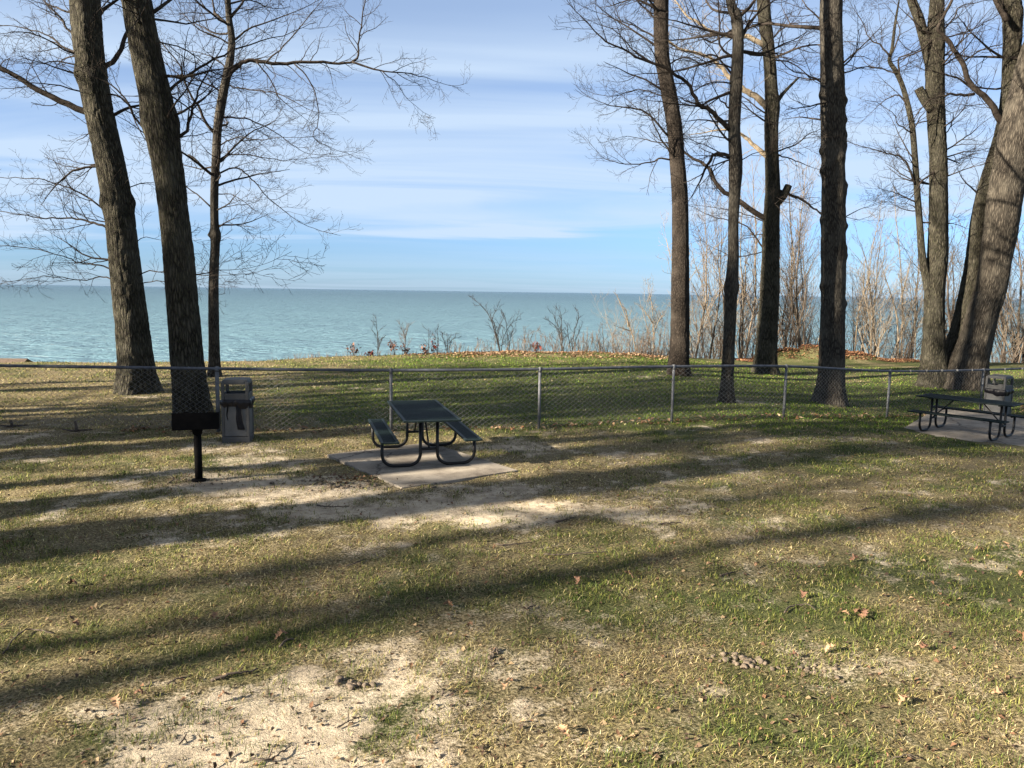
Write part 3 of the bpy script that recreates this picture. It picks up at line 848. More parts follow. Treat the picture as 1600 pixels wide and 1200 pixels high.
Yh = TY['h']
make_tree('maple_tree', 'massive many-stemmed tree behind the right-hand picnic table, tan main trunk leaning right',
          [dict(cols=[(1506, 612, 70), (1509, 590, 64), (1516, 560, 55), (1525, 530, 48), (1535, 490, 45), (1548, 450, 44), (1557, 400, 45), (1565, 350, 48), (1572, 300, 50), (1580, 250, 50), (1590, 200, 52), (1603, 150, 50), (1615, 100, 48), (1645, 0, 46)],
                Y=Yh - .3, flare=0.2, top=9, rough=.08, ridge=.035, cells=22, mat=BARK_TAN, seed=21, knots=((6.9, 4.4, .12, .15), (8.0, 3.6, .12, .2), (7.6, 4.7, .1, .15), (5.4, 0.1, .1, .2))),
           dict(cols=[(1460, 604, 48), (1460, 575, 41), (1459, 540, 34), (1459, 500, 31), (1461, 450, 30), (1465, 400, 30), (1466, 350, 28), (1466, 250, 26), (1463, 190, 27), (1461, 150, 28), (1461, 100, 28), (1462, 60, 27), (1464, 0, 22)], Y=Yh + .1, flare=0.2, top=9, mat=BARK, seed=22),
           dict(cols=[(1488, 600, 44), (1490, 560, 40), (1500, 520, 30), (1508, 480, 27), (1519, 430, 27), (1526, 390, 28), (1532, 350, 30), (1541, 300, 28), (1556, 250, 27), (1571, 200, 27), (1578, 150, 26), (1580, 100, 25), (1582, 50, 27), (1580, 10, 30), (1560, -50, 22)], Y=Yh + .5, top=7, mat=BARK, seed=23, flare=0.1),
           dict(cols=[(1463, 530, 14), (1458, 490, 14), (1450, 450, 13), (1441, 400, 11), (1437, 350, 10), (1433, 300, 9.5), (1429, 240, 9), (1424, 190, 8.5), (1412, 140, 7.5), (1400, 112, 7), (1390, 95, 6), (1394, 75, 5)], Y=Yh + .05, top=2, mat=BARK, seed=24, flare=0, ridge=.02, cells=8, sides=24, sink=0.0),
           dict(cols=[(1457, 110, 18), (1447, 70, 16), (1436, 30, 15), (1420, -20, 13)], Y=Yh + .1, top=5, mat=BARK, seed=25, flare=0, sides=36, sink=0.0)],
          Yh,
          [([(1572, 196), (1562, 186), (1550, 167), (1540, 152), (1532, 146), (1522, 138), (1513, 125), (1508, 110), (1500, 92), (1493, 82), (1483, 65), (1475, 55), (1465, 47), (1468, 38), (1478, 20), (1490, -5)], 10, 4, -.15),
           ([(1528, 144), (1510, 132), (1495, 122), (1475, 116), (1450, 110)], 4, 1.2, -.3), ([(1522, 147), (1500, 148), (1485, 147), (1475, 150), (1450, 158), (1432, 180)], 4.5, 1.5, -.3), ([(1505, 97), (1530, 80), (1560, 70), (1590, 60)], 2.4, .8, -.1), ([(1478, 60), (1455, 65), (1440, 78), (1410, 92)], 4, 1.5, -.3), ([(1467, 50), (1445, 50), (1435, 45), (1420, 25)], 4, 1.5, -.2),
           ([(1482, 58), (1510, 50), (1540, 35), (1570, 15)], 2.4, .8, .1), ([(1488, 52), (1492, 25), (1500, 10), (1550, 0)], 2.6, .8, .1),
           ([(1478, 237), (1500, 220), (1520, 206), (1532, 195)], 2.6, .8, .2), ([(1478, 246), (1500, 239), (1520, 237), (1552, 230)], 2.4, .8, .2), ([(1473, 260), (1455, 272), (1440, 285), (1436, 290)], 3, 2, -.2), ([(1476, 210), (1485, 200), (1490, 180), (1485, 175)], 2, .8, .2),
           ([(1430, 285), (1420, 262), (1410, 247), (1395, 242), (1370, 235), (1335, 225)], 3.6, .9, -.1), ([(1428, 205), (1412, 200), (1402, 195), (1398, 180), (1385, 170)], 2.4, .8, -.2), ([(1420, 165), (1408, 150), (1395, 150), (1385, 155), (1372, 165)], 2.8, .9, .1), ([(1403, 113), (1380, 108), (1350, 105), (1320, 108)], 2.4, .8, .2), ([(1408, 125), (1403, 95), (1412, 88), (1440, 75)], 3, 1.2, 0), ([(1398, 80), (1403, 62), (1405, 45), (1400, 30)], 2.6, .9, 0), ([(1385, 85), (1375, 70), (1360, 62), (1345, 30)], 3, 1, .1),
           ([(1432, 200), (1440, 180), (1448, 172)], 2, .8), ([(1410, 245), (1412, 225), (1405, 210), (1395, 190)], 2.2, .8), ([(1570, 30), (1560, 10), (1550, -10)], 9, 4, .1), ([(1450, 440), (1440, 425), (1425, 408)], 2, .7), ([(1437, 330), (1425, 320), (1410, 318)], 1.6, .6)],
          BARK, 18, auto=[(0, 10, 18, 10, (2.5, 5), UPPER), (1, 9, 17, 10, (2, 4), UPPER), (2, 9, 15, 7, (2, 3.5), UPPER), (1, 5.5, 9, 5, (1, 2.2), dict(up=(-.1, .5))), (3, 5, 11, 8, (.8, 1.8), dict(up=(0, .6))), (4, 10, 15, 5, (1.5, 3), UPPER), (2, 6, 10, 5, (1, 2), dict(up=(0, .5)))],
          stubs=[([(1456, 172), (1447, 160), (1440, 148), (1435, 138)], 14, 13)])


# trees standing outside the frame on the left: they throw the long shadows across the lawn
def generic_tree(seed, h=19.0, r=0.36, low=.38, sway=.10):
    rng = np.random.default_rng(seed)
    T = Tubes()
    k = 16
    zs = np.linspace(-0.15, h, k)
    pts = np.column_stack([np.cumsum(rng.normal(0, sway, k)), np.cumsum(rng.normal(0, sway, k)), zs])
    rows = np.column_stack([pts, r * (1 - 0.85 * (zs / h).clip(0, 1) ** 1.2)])
    q = spline(rows, 130)
    T.tube(q[:, :3], q[:, 3], 26, True, 0, trunk_lump(seed, .35, (), .06))
    B = Tubes()
    cfg = dict(CFG); cfg['space'] = (0.42, 0.28, 0.2); cfg['len'] = (1.9, 0.85, 0.3); cfg['rmin'] = 0.007; cfg['rad'] = (.03, .014, .008)
    auto_limbs(B, rng, q, h * low, h * .97, 24, (2.5, 5.5), cfg=cfg, maxlev=2, up=(.1, .8), r0=.45)
    return T.mesh('trunk'), B.mesh('crown')


GEN = [generic_tree(301), generic_tree(302, 21, .42), generic_tree(303, 16, .26), generic_tree(304, 21, .23, .58, .26)]
for a, b in GEN:
    a.materials.append(BARK); b.materials.append(TWIG)
sdir = np.array([math.cos(SH), math.sin(SH)])
SHADE = [((200, 838), 9.5, 1, 1.0), ((170, 812), 12.5, 0, .95), ((280, 1005), 24.0, 3, 1.0), ((200, 1038), 27.0, 3, 1.05), ((520, 985), 29.0, 3, .9), ((1350, 735), 42.0, 2, 1.2), ((150, 680), 8.5, 1, 1.0),
         ((120, 655), 13.0, 2, 1.0), ((100, 635), 10.5, 2, .5), ((100, 608), 12.0, 2, .6), ((300, 600), 17.0, 2, .7), ((760, 650), 19.0, 1, .9), ((600, 640), 28.0, 0, .9), ((450, 725), 15.0, 2, 1.0), ((600, 590), 24.0, 2, .8), ((900, 595), 30.0, 2, .7), ((980, 705), 36.0, 1, 1.1), ((150, 848), 15.0, 0, .9), ((120, 788), 11.0, 2, 1.1), ((330, 765), 17.0, 3, 1.0), ((700, 660), 24.0, 1, 1.0), ((700, 612), 21.0, 2, 1.0), ((800, 628), 33.0, 1, .9), ((500, 625), 16.0, 2, .8), ((1000, 645), 38.0, 1, 1.0), ((400, 588), 13.0, 2, .7), ((1100, 610), 36.0, 0, 1.0), ((1150, 660), 30.0, 2, 1.1), ((250, 655), 20.0, 2, .9)]
for k, (pp, dist, kind, sc) in enumerate(SHADE):
    g = gp(*pp)[:2] - sdir * dist
    o = empty('oak_tree', (g[0], g[1], float(gz(g[0], g[1]))), k * 1.7)
    o.scale = (sc, sc, sc)
    tag(o, 'tall bare tree outside the left edge, throwing its long shadow over the lawn', 'tree', 'shadow-throwing trees left of the view')
    for nm, me in zip(('trunk', 'crown'), GEN[kind]):
        link(nm, me, None, o)


# ------------------------------------------------------------------ bare saplings, shrubs and weeds along the bluff
def sapling_mesh(seed, h, r, forks=1, twigs=10, spread=.35, dense=1.0):
    rng = np.random.default_rng(seed)
    T = Tubes()
    cfg = dict(CFG); cfg['space'] = (0.26 / dense, 0.2, 0.2); cfg['len'] = (0.95, 0.42, .2); cfg['rmin'] = 0.0055; cfg['lift'] = .07; cfg['rad'] = (.011, .007, .006); cfg['start'] = .15
    for f in range(forks):
        a = rng.uniform(0, 6.28); tilt = rng.uniform(.05, spread)
        P = wander(rng, (0.05 * math.cos(a) * f, .05 * math.sin(a) * f, -.4), (math.cos(a) * tilt, math.sin(a) * tilt, 1), h * rng.uniform(.7, 1.05), 14, .07, .05)
        rad = r * rng.uniform(.7, 1) * (1 - np.linspace(0, 1, 15)) ** .9 + .006
        T.tube(P, rad, 7, True)
        for k in range(twigs):
            i = rng.integers(3, 13)
            b = rng.uniform(0, 6.28)
            L = h * rng.uniform(.14, .34)
            Q = wander(rng, P[i], (math.cos(b), math.sin(b), rng.uniform(.9, 2.6)), L, 8, .11, .08)
            rr = np.linspace(rad[i] * .55, .005, 9)
            T.tube(Q, rr, 4, False)
            sprout(T, rng, Q, rr, 0, 2, cfg)
    return T.mesh('bare_sapling')


SAPL = [sapling_mesh(400 + i, *a) for i, a in enumerate(((8.5, .055, 1, 18, .3, .9), (9.5, .07, 2, 13, .35, .9), (6.5, .035, 2, 11, .4, .9), (4.5, .024, 3, 8, .5, .9), (10.5, .075, 1, 20, .25, .9), (3.4, .018, 3, 7, .6, 1.)))]
SAPB = [noise_mat('sapling_bark_%d' % k, *c, 5.0, .85, spec=.15) for k, c in enumerate((((0.075, 0.06, 0.048), (0.16, 0.13, 0.10)), ((0.045, 0.037, 0.031), (0.095, 0.078, 0.064)), ((0.12, 0.098, 0.075), (0.21, 0.175, 0.13))))]
for k, me in enumerate(SAPL): me.materials.append(SAPB[k % 3])
SHRUB = [sapling_mesh(500 + i, *a) for i, a in enumerate(((2.0, .014, 6, 4, .5), (1.5, .010, 8, 3, .6), (2.6, .018, 5, 6, .45), (1.1, .007, 8, 2, .6)))]
for me in SHRUB: me.materials.append(TWIG_TAN)
rng = np.random.default_rng(77)


def edge_spot(x_px, dy):
    """place on the bluff: dy metres beyond (+) the lip, seen at column x_px"""
    Y = 31.0
    for _ in range(8):
        X = at(x_px, 540, Y)[0]
        Y = float(yedge(X)) + dy
    X = at(x_px, 540, Y)[0]
    return X, Y, float(gz(X, Y))


GAPS = [(965, 1040, 5, 'left of the first right-hand trunk', (2, 3, 5, 5)), (1082, 1122, 7, 'left of the knobbly grey trunk', (0, 2, 3, 2)),
        (1150, 1180, 5, 'right of the knobbly grey trunk', (1, 0, 2, 3)), (1218, 1275, 10, 'right of the crooked forking trunk', (0, 1, 2, 3, 4)),
        (1325, 1432, 15, 'right of the burl-covered trunk', (0, 1, 2, 3, 4, 5)), (1478, 1500, 5, 'in the fork of the many-stemmed tree', (0, 1, 4)), (1555, 1640, 13, 'right of the big leaning tan trunk', (0, 1, 2, 4, 3))]
for x0, x1, n, where, kinds in GAPS:
    for k in range(n):
        xp = x0 + (k + rng.uniform(.1, .9)) * (x1 - x0) / n
        X, Y, Z = edge_spot(xp, rng.uniform(.2, 4.0))
        me = SAPL[kinds[k % len(kinds)]]
        o = tag(link('bare_sapling', me, None), 'thin pale bare sapling on the bluff edge, ' + where, 'sapling', 'bare saplings along the bluff edge')
        s = rng.uniform(.75, 1.25)
        o.location = (X, Y, Z); o.rotation_euler = (0, 0, rng.uniform(0, 6.28)); o.scale = (s, s, s * rng.uniform(.9, 1.2))
UND = [(1000, 1045, 4, 'left of the first right-hand trunk'), (1080, 1125, 5, 'left of the knobbly grey trunk'), (1150, 1185, 3, 'right of the knobbly grey trunk'), (1215, 1280, 5, 'right of the crooked forking trunk'), (1320, 1440, 7, 'right of the burl-covered trunk'), (1555, 1640, 6, 'right of the big leaning tan trunk')]
for x0, x1, n, where in UND:
    for k in range(n):
        X, Y, Z = edge_spot(x0 + (k + rng.uniform(.1, .9)) * (x1 - x0) / n, rng.uniform(.1, 2.2))
        o = tag(link('bare_shrub', SHRUB[(k * 5 + x0) % 4], None), 'low tangled bare brush on the bluff edge, ' + where, 'shrub', 'bare brush along the bluff edge')
        s = rng.uniform(.8, 1.4)
        o.location = (X, Y, Z); o.rotation_euler = (0, 0, rng.uniform(0, 6.28)); o.scale = (s, s, s)

# shrubs one can tell apart against the water
def px_shrub(name, label, stems, dy, m, seed, w=3.0, cat='shrub', lev=2):
    rng2 = np.random.default_rng(seed)
    x0 = stems[0][0][0]
    X, Y, Z = edge_spot(x0, dy)
    T = Tubes()
    cfg = dict(CFG); cfg['space'] = (.16, .13, .12); cfg['len'] = (.62, .32, .15); cfg['rmin'] = .0075; cfg['lift'] = .1; cfg['start'] = .2; cfg['rad'] = (.011, .009, .008)
    for s in stems:
        cfg['rmin'] = .0055 if m is BARK_SMOOTH else .0075
        P = px_path(s, Y, rng2.uniform(-.3, .3))
        P[0][2] -= .15
        q = spline(P, max(8, len(P) * 4))
        rr = w * Y / F * (.17 if m is BARK_SMOOTH else .12) * (1 - np.linspace(0, 1, len(q))) ** .8 + .007
        T.tube(q, rr, 5, False)
        sprout(T, rng2, q, rr, 0, lev, cfg)
    o = tag(link(name, T.mesh(name), m), label, cat, None)
    return o


px_shrub('bare_shrub', 'tall thin bare shrub against the lake with a stem bending to the left', [[(783, 556), (775, 525), (765, 495), (752, 478), (735, 462)], [(783, 556), (772, 505), (768, 500), (778, 478)], [(783, 556), (786, 530), (800, 505), (815, 498)], [(784, 556), (778, 520), (790, 490)]], .3, TWIG, 601, 4)
px_shrub('bare_shrub', 'upright bare bush with dark stems right of the tall thin shrub', [[(795, 556), (793, 525), (790, 500), (786, 488)], [(796, 556), (797, 530), (806, 508)]], .4, TWIG, 602, 3)
px_shrub('bare_shrub', 'wide fan-shaped bare shrub with many forked stems against the lake', [[(879, 552), (878, 520), (877, 495), (874, 482)], [(879, 552), (877, 525), (866, 508), (852, 498)], [(879, 545), (872, 512), (862, 485)], [(893, 552), (897, 520), (904, 495), (902, 482)], [(893, 552), (888, 525), (886, 505)], [(892, 550), (902, 525), (908, 510)]], .3, TWIG, 603, 3)
px_shrub('bare_shrub', 'single thin bare stem at the left end of the bluff brush', [[(590, 555), (590, 530), (588, 505), (587, 492)], [(590, 545), (596, 530), (600, 527)]], .2, TWIG, 604, 2.2)
px_shrub('bare_shrub', 'slim forked bare stem rising beside the red-leaved plants', [[(632, 555), (633, 530), (629, 518), (625, 508)], [(632, 550), (634, 525), (640, 505)]], .2, TWIG_TAN, 605, 3)
px_shrub('bare_shrub', 'pair of upright bare stems beside the brightest red plant', [[(669, 555), (670, 530), (670, 512)], [(683, 552), (684, 530), (683, 513)]], .2, TWIG, 606, 2.0)
px_shrub('bare_shrub', 'small twiggy bare bush spreading at the water line', [[(700, 555), (695, 535), (688, 522)], [(700, 555), (704, 535), (712, 525)], [(700, 555), (699, 530), (697, 520)]], .2, TWIG, 607, 2.0)
px_shrub('bare_sapling', 'pale whitish bare sapling leaning left at the end of the weeds', [[(996, 560), (990, 530), (983, 508), (975, 488), (966, 466), (958, 455)], [(982, 505), (978, 485), (972, 478)], [(985, 512), (970, 512), (963, 510)]], .8, BARK_SMOOTH, 608, 5, 'sapling')
px_shrub('bare_sapling', 'pale upright bare sapling left of the first right-hand trunk', [[(1020, 560), (1021, 520), (1019, 480), (1014, 455), (1012, 435)], [(1020, 500), (1010, 490), (1003, 480)], [(1021, 520), (1030, 500), (1040, 490)]], .8, BARK_SMOOTH, 609, 4, 'sapling')
px_shrub('bare_shrub', 'bare bush with slanting stems between the fan-shaped shrub and the pale sapling', [[(945, 555), (943, 530), (940, 505)], [(945, 555), (955, 530), (962, 515)], [(940, 555), (930, 535), (920, 525)]], .3, TWIG_TAN, 610, 2.2)
px_shrub('bare_shrub', 'short leaning bare stems between the tall shrub and the fan-shaped shrub', [[(826, 554), (820, 530), (818, 512)], [(832, 554), (828, 535), (835, 515)], [(868, 552), (860, 535), (846, 520)]], .3, TWIG_TAN, 611, 1.8)
# tall pale trees standing on the slope
px_shrub('bare_sapling', 'pale straight slim tree between the knobbly grey trunk and the crooked one', [[(1158, 566), (1160, 520), (1161, 480), (1160, 440), (1157, 400), (1159, 330), (1155, 290)], [(1161, 480), (1165, 440), (1164, 400)]], 1.2, BARK_SMOOTH, 612, 9, 'sapling', 3)
px_shrub('bare_sapling', 'pale forked sapling with angular limbs left of the burl-covered trunk', [[(1250, 563), (1246, 515), (1241, 480), (1232, 455), (1222, 430)], [(1243, 490), (1236, 462), (1240, 400), (1235, 350), (1238, 300)], [(1256, 563), (1255, 500), (1254, 440), (1250, 400), (1246, 340)], [(1241, 465), (1255, 445), (1266, 425)]], 1.0, BARK_SMOOTH, 613, 7, 'sapling', 3)
px_shrub('bare_sapling', 'pale curving sapling leaning right beside the burl-covered trunk', [[(1335, 560), (1340, 500), (1348, 465), (1358, 430), (1362, 390), (1372, 350), (1378, 310)], [(1349, 462), (1350, 430), (1352, 400)]], 1.0, BARK_SMOOTH, 614, 5, 'sapling', 3)
px_shrub('bare_sapling', 'tallest pale sapling left of the many-stemmed tree, two stems side by side', [[(1408, 562), (1410, 500), (1409, 450), (1406, 400), (1400, 340), (1397, 290)], [(1404, 562), (1402, 500), (1392, 460), (1382, 430), (1375, 400)], [(1409, 460), (1418, 430), (1424, 400)]], 1.0, BARK_SMOOTH, 615, 7, 'sapling', 3)
px_shrub('bare_sapling', 'slim leaning pale sapling left of the knobbly grey trunk', [[(1116, 566), (1112, 520), (1104, 480), (1096, 440), (1085, 410), (1080, 380)], [(1104, 480), (1108, 450), (1106, 420)]], 1.0, BARK_SMOOTH, 616, 5, 'sapling', 3)


def leaf_cloud(n, place, rng, size=(.05, .11), cols=None, flat=.35):
    """n curled dry leaves as folded quads; place(n) gives centres"""
    c = place(n)
    a = rng.uniform(0, 6.28, n); s = rng.uniform(*size, n)
    u = np.column_stack([np.cos(a), np.sin(a), rng.normal(0, flat, n)])
    v = np.column_stack([-np.sin(a), np.cos(a), rng.normal(0, flat, n)])
    u *= s[:, None]; v *= (s * rng.uniform(.4, .7, n))[:, None]
    lift = np.column_stack([np.zeros(n), np.zeros(n), s * rng.uniform(.05, .4, n)])
    V = np.stack([c - u * .5, c + v * .5 + lift, c + u * .5 + lift * .3, c - v * .5 + lift], 1).reshape(-1, 3)
    i = np.arange(n)[:, None] * 4
    me = np_mesh('leaves', V, None, np.vstack([i + [0, 2, 1], i + [0, 3, 2]]), smooth=False)
    cols = np.asarray(cols if cols is not None else [(0.21, 0.135, 0.08), (0.29, 0.20, 0.125), (0.14, 0.085, 0.055), (0.36, 0.265, 0.17), (0.24, 0.125, 0.065)])
    k = cols[rng.integers(0, len(cols), n)] * rng.uniform(.7, 1.2, (n, 1))
    C = np.ones((n, 4, 4), np.float32); C[:, :, :3] = k[:, None, :]
    at_ = me.attributes.new('col', 'FLOAT_COLOR', 'POINT'); at_.data.foreach_set('color', C.ravel())
    return me


def berm_place(x0, x1, d0, d1, even=.05):
    def f(n):
        m = n * 4
        x = rng.uniform(x0, x1, m)
        d = np.where(rng.uniform(0, 1, m) < .7, rng.normal(.35, .38, m), rng.uniform(-d1, d0, m))
        y = yedge(x) - d
        w = sstep(.25, .7, fbm(x, y, .9, 88, 3)) * sstep(x0, x0 + 1.5, x) * (1 - sstep(x1 - 1.5, x1, x)) + even
        k = np.argsort(rng.uniform(0, 1, m) / w)[:n]
        x, y = x[k], y[k]
        return np.column_stack([x, y, gz(x, y) + rng.uniform(.0, .05, n)])
    return f


tag(link('leaf_litter', leaf_cloud(6500, berm_place(-4.5, 7.5, 2.2, .5), rng, (.06, .12)), LITTERM), 'drift of pale brown fallen leaves along the middle of the bluff edge', 'fallen leaves', kind='stuff')
tag(link('leaf_litter', leaf_cloud(9000, berm_place(10.8, 20.5, 1.5, .6, .4), rng, (.07, .14), [(0.15, 0.072, 0.042), (0.22, 0.105, 0.055), (0.09, 0.046, 0.032), (0.26, 0.16, 0.085)]), LITTERM), 'heap of rusty fallen leaves on the bluff edge behind the right-hand trees', 'fallen leaves', kind='stuff')


def weeds():
    T = Tubes(); r2 = np.random.default_rng(91)
    for k in range(1100):
        u = r2.beta(1.5, 1.0)
        X, Y, Z = edge_spot(640 + 420 * u, r2.uniform(-.3, 1.6))
        h = r2.uniform(.25, 1.15) * (.45 + .75 * u)
        P = wander(r2, (X, Y, Z - .05), (r2.normal(0, .15), r2.normal(0, .15), 1), h, 6, .09, .02)
        T.tube(P, np.linspace(.010, .008, 7), 3, False)
        for j in range(r2.integers(0, 4)):
            Q = wander(r2, P[r2.integers(3, 7)], (r2.normal(0, .6), r2.normal(0, .6), .7), h * .22, 3, .1, .03)
            T.tube(Q, np.linspace(.005, .007, 4), 3, False)
    for k in range(420):                              # short tussocks breaking the lip further left
        u = r2.uniform(0, 1)
        X, Y, Z = edge_spot(230 + 430 * u + r2.normal(0, 6), r2.uniform(-.4, .5))
        h = r2.uniform(.06, .22) * (.5 + 1.2 * float(vnoise(X * 1.1, 0, 66)))
        P = wander(r2, (X, Y, Z - .03), (r2.normal(0, .35), r2.normal(0, .35), 1), h, 4, .12, -.03)
        T.tube(P, np.linspace(.009, .005, 5), 3, False)
    return T.mesh('dry_weeds')


WEEDM = noise_mat('weed_stalk', (0.07, 0.053, 0.042), (0.15, 0.115, 0.085), 6.0, .85, spec=.15)
tag(link('dry_weeds', weeds(), WEEDM), 'thin dry weed stalks standing along the bluff edge against the lake', 'weeds', kind='stuff')

# low plants with a few red leaves
REDM = noise_mat('red_leaf', (0.11, 0.014, 0.012), (0.17, 0.04, 0.022), 30.0, .6)
RUSTM = noise_mat('rust_leaf', (0.08, 0.032, 0.022), (0.14, 0.065, 0.04), 30.0, .7)
for (xp, yp, h, m, lab) in ((553, 551, .55, RUSTM, 'dark red-leaved low plant, leftmost on the bluff edge'), (617, 551, .75, RUSTM, 'taller rusty-leaved plant beside the slim forked stem'), (634, 551, .45, RUSTM, 'low rusty plant at the foot of the slim forked stem'),
                             (678, 551, .75, REDM, 'brightest red-leaved plant on the bluff edge'), (664, 552, .4, RUSTM, 'small rusty plant left of the brightest red one'), (841, 548, .6, REDM, 'lone red-leaved sprig above the leaf drift'), (580, 553, .3, REDM, 'tiny red sprig between the two leftmost rusty plants')):
    X, Y, Z = edge_spot(xp, -.1)
    r3 = np.random.default_rng(int(xp))
    root = empty('red_plant', (X, Y, Z))
    tag(root, lab, 'plant', 'red-leaved plants on the bluff edge')
    T = Tubes(); tips = []
    for k in range(7):
        P = wander(r3, (0, 0, -.05), (r3.normal(0, .4), r3.normal(0, .4), 1), h * r3.uniform(.6, 1.1), 6, .12, .03)
        T.tube(P, np.linspace(.006, .004, 7), 4, False); tips += list(P[3:])
    link('stem', T.mesh('stem'), TWIG, root)
    tips = np.array(tips)
    me = leaf_cloud(60, lambda n: tips[r3.integers(0, len(tips), n)] + r3.normal(0, .05, (n, 3)), r3, (.07, .13), flat=.7)
    link('leaves', me, m, root)

# ------------------------------------------------------------------ chain-link fence
GALV = noise_mat('galvanised_steel', (0.075, 0.08, 0.09), (0.125, 0.132, 0.144), 14.0, .65, .2)
RAILM = noise_mat('weathered_rail', (0.05, 0.056, 0.072), (0.095, 0.105, 0.13), 10.0, .6, .3)
WIREM, _t, _b = mat('fence_wire', (0.15, 0.155, 0.16), .6, .3)
FH = 1.19
fence_px = [(-330, 14.05), (340, 14.3), (611, 14.5), (843, 15.1), (1051, 16.0), (1226, 17.1), (1388, 19.3), (1533, 21.2), (1690, 22.8), (1900, 24.6)]
FP = []
for xp, Y in fence_px:
    X = at(xp, 620, Y)[0]
    FP.append(np.array([X, Y, float(gz(X, Y))]))
root = empty('chain_link_fence', FP[1])
tag(root, 'low galvanised chain-link fence with dark top rail running across the lawn', 'fence')
off = Matrix.Translation(-Vector(FP[1]))


def fpart(name, me, m):
    o = link(name, me, m, root); o.matrix_parent_inverse = off; return o


rt = [p + np.array([0, 0, FH]) for p in FP]
T = Tubes()
T.tube(spline(np.array(rt), 160), .029, 12)
fpart('top_rail', T.mesh('top_rail'), RAILM)
for k, p in enumerate(FP):
    T = Tubes()
    T.tube(np.array([p + [0, 0, -.1], p + [0, 0, FH - .03]]), .030 if k != 1 else .036, 12)
    T.tube(np.array([p + [0, 0, FH - .06], p + [0, 0, FH - .015], p + [0, 0, FH + .035], p + [0, 0, FH + .045]]), [.036, .038, .034, .012], 12)
    for hgt in (.25, .6, .9):
        T.tube(np.array([p + [0, 0, hgt], p + [0, 0, hgt + .012]]), .036, 10)
    fpart('post', T.mesh('post'), GALV)
rng = np.random.default_rng(5)
for a, b in zip(FP, FP[1:]):
    T = Tubes(); L = np.linalg.norm(b - a); dx = .125; hgt = FH - .06; z0 = .04
    run = hgt / .078 * .125                      # a wire climbs one diamond per diamond width
    zdia = .088
    run = hgt / zdia * dx
    nrm = np.array([-(b - a)[1], (b - a)[0], 0]) / L
    for sgn in (1, -1):
        s0 = -run
        while s0 < L + run:
            pts = []
            for t in np.linspace(0, 1, 13):
                s = s0 + sgn * run * t
                z = z0 + hgt * t
                pts.append((s, z))
            pts = np.array(pts)
            ok = (pts[:, 0] >= 0) & (pts[:, 0] <= L)
            if ok.sum() >= 2:
                pts = pts[ok]
                f = pts[:, 0] / L
                P = a[None, :] * (1 - f[:, None]) + b[None, :] * f[:, None]
                P[:, 2] += pts[:, 1] + .008 * np.sin(pts[:, 0] * 3.1)
                P += nrm[None, :] * (sgn * .004 + .012 * np.sin(pts[:, 0] * 1.7 + pts[:, 1] * 4)[:, None] - .03)
                T.tube(P, .0022, 3, False)
            s0 += dx
    fpart('wire_mesh', T.mesh('wire_mesh'), WIREM)
# wire ties on the rail
T = Tubes()
for a, b in zip(rt, rt[1:]):
    n = int(np.linalg.norm(b - a) / .62)
    for k in range(1, n):
        c = a + (b - a) * (k + .2) / n; d = unit(b - a)
        T.tube(np.array([c - d * .006, c + d * .006]), .034, 9)
fpart('rail_ties', T.mesh('rail_ties'), GALV)['kind'] = 'stuff'

# ------------------------------------------------------------------ concrete pads
def pad(corners, label, joint=None, zt=None):
    """a slab; joint = how far back from the front edge a second pour meets it"""
    bm = bmesh.new()
    if zt is None:
        zt = float(np.mean([gz(*c) for c in corners])) + .035
    C4 = [np.asarray(c, float) for c in corners]
    runs = [C4]
    if joint:
        l = C4[3] - C4[0]; r = C4[2] - C4[1]; e = .006
        runs = [[C4[0], C4[1], C4[1] + r * (joint - e), C4[0] + l * (joint - e)], [C4[0] + l * (joint + e), C4[1] + r * (joint + e), C4[2], C4[3]]]
    for q in runs:
        lo = [bm.verts.new((c[0], c[1], zt - .16)) for c in q]
        hi = [bm.verts.new((c[0], c[1], zt)) for c in q]
        bm.faces.new(hi); bm.faces.new(lo[::-1])
        for i in range(4):
            j = (i + 1) % 4
            bm.faces.new((lo[i], lo[j], hi[j], hi[i]))
    o = bm_obj('concrete_pad', bm, CONC, None, bevel=.012)
    tag(o, label, 'concrete pad')
    return zt


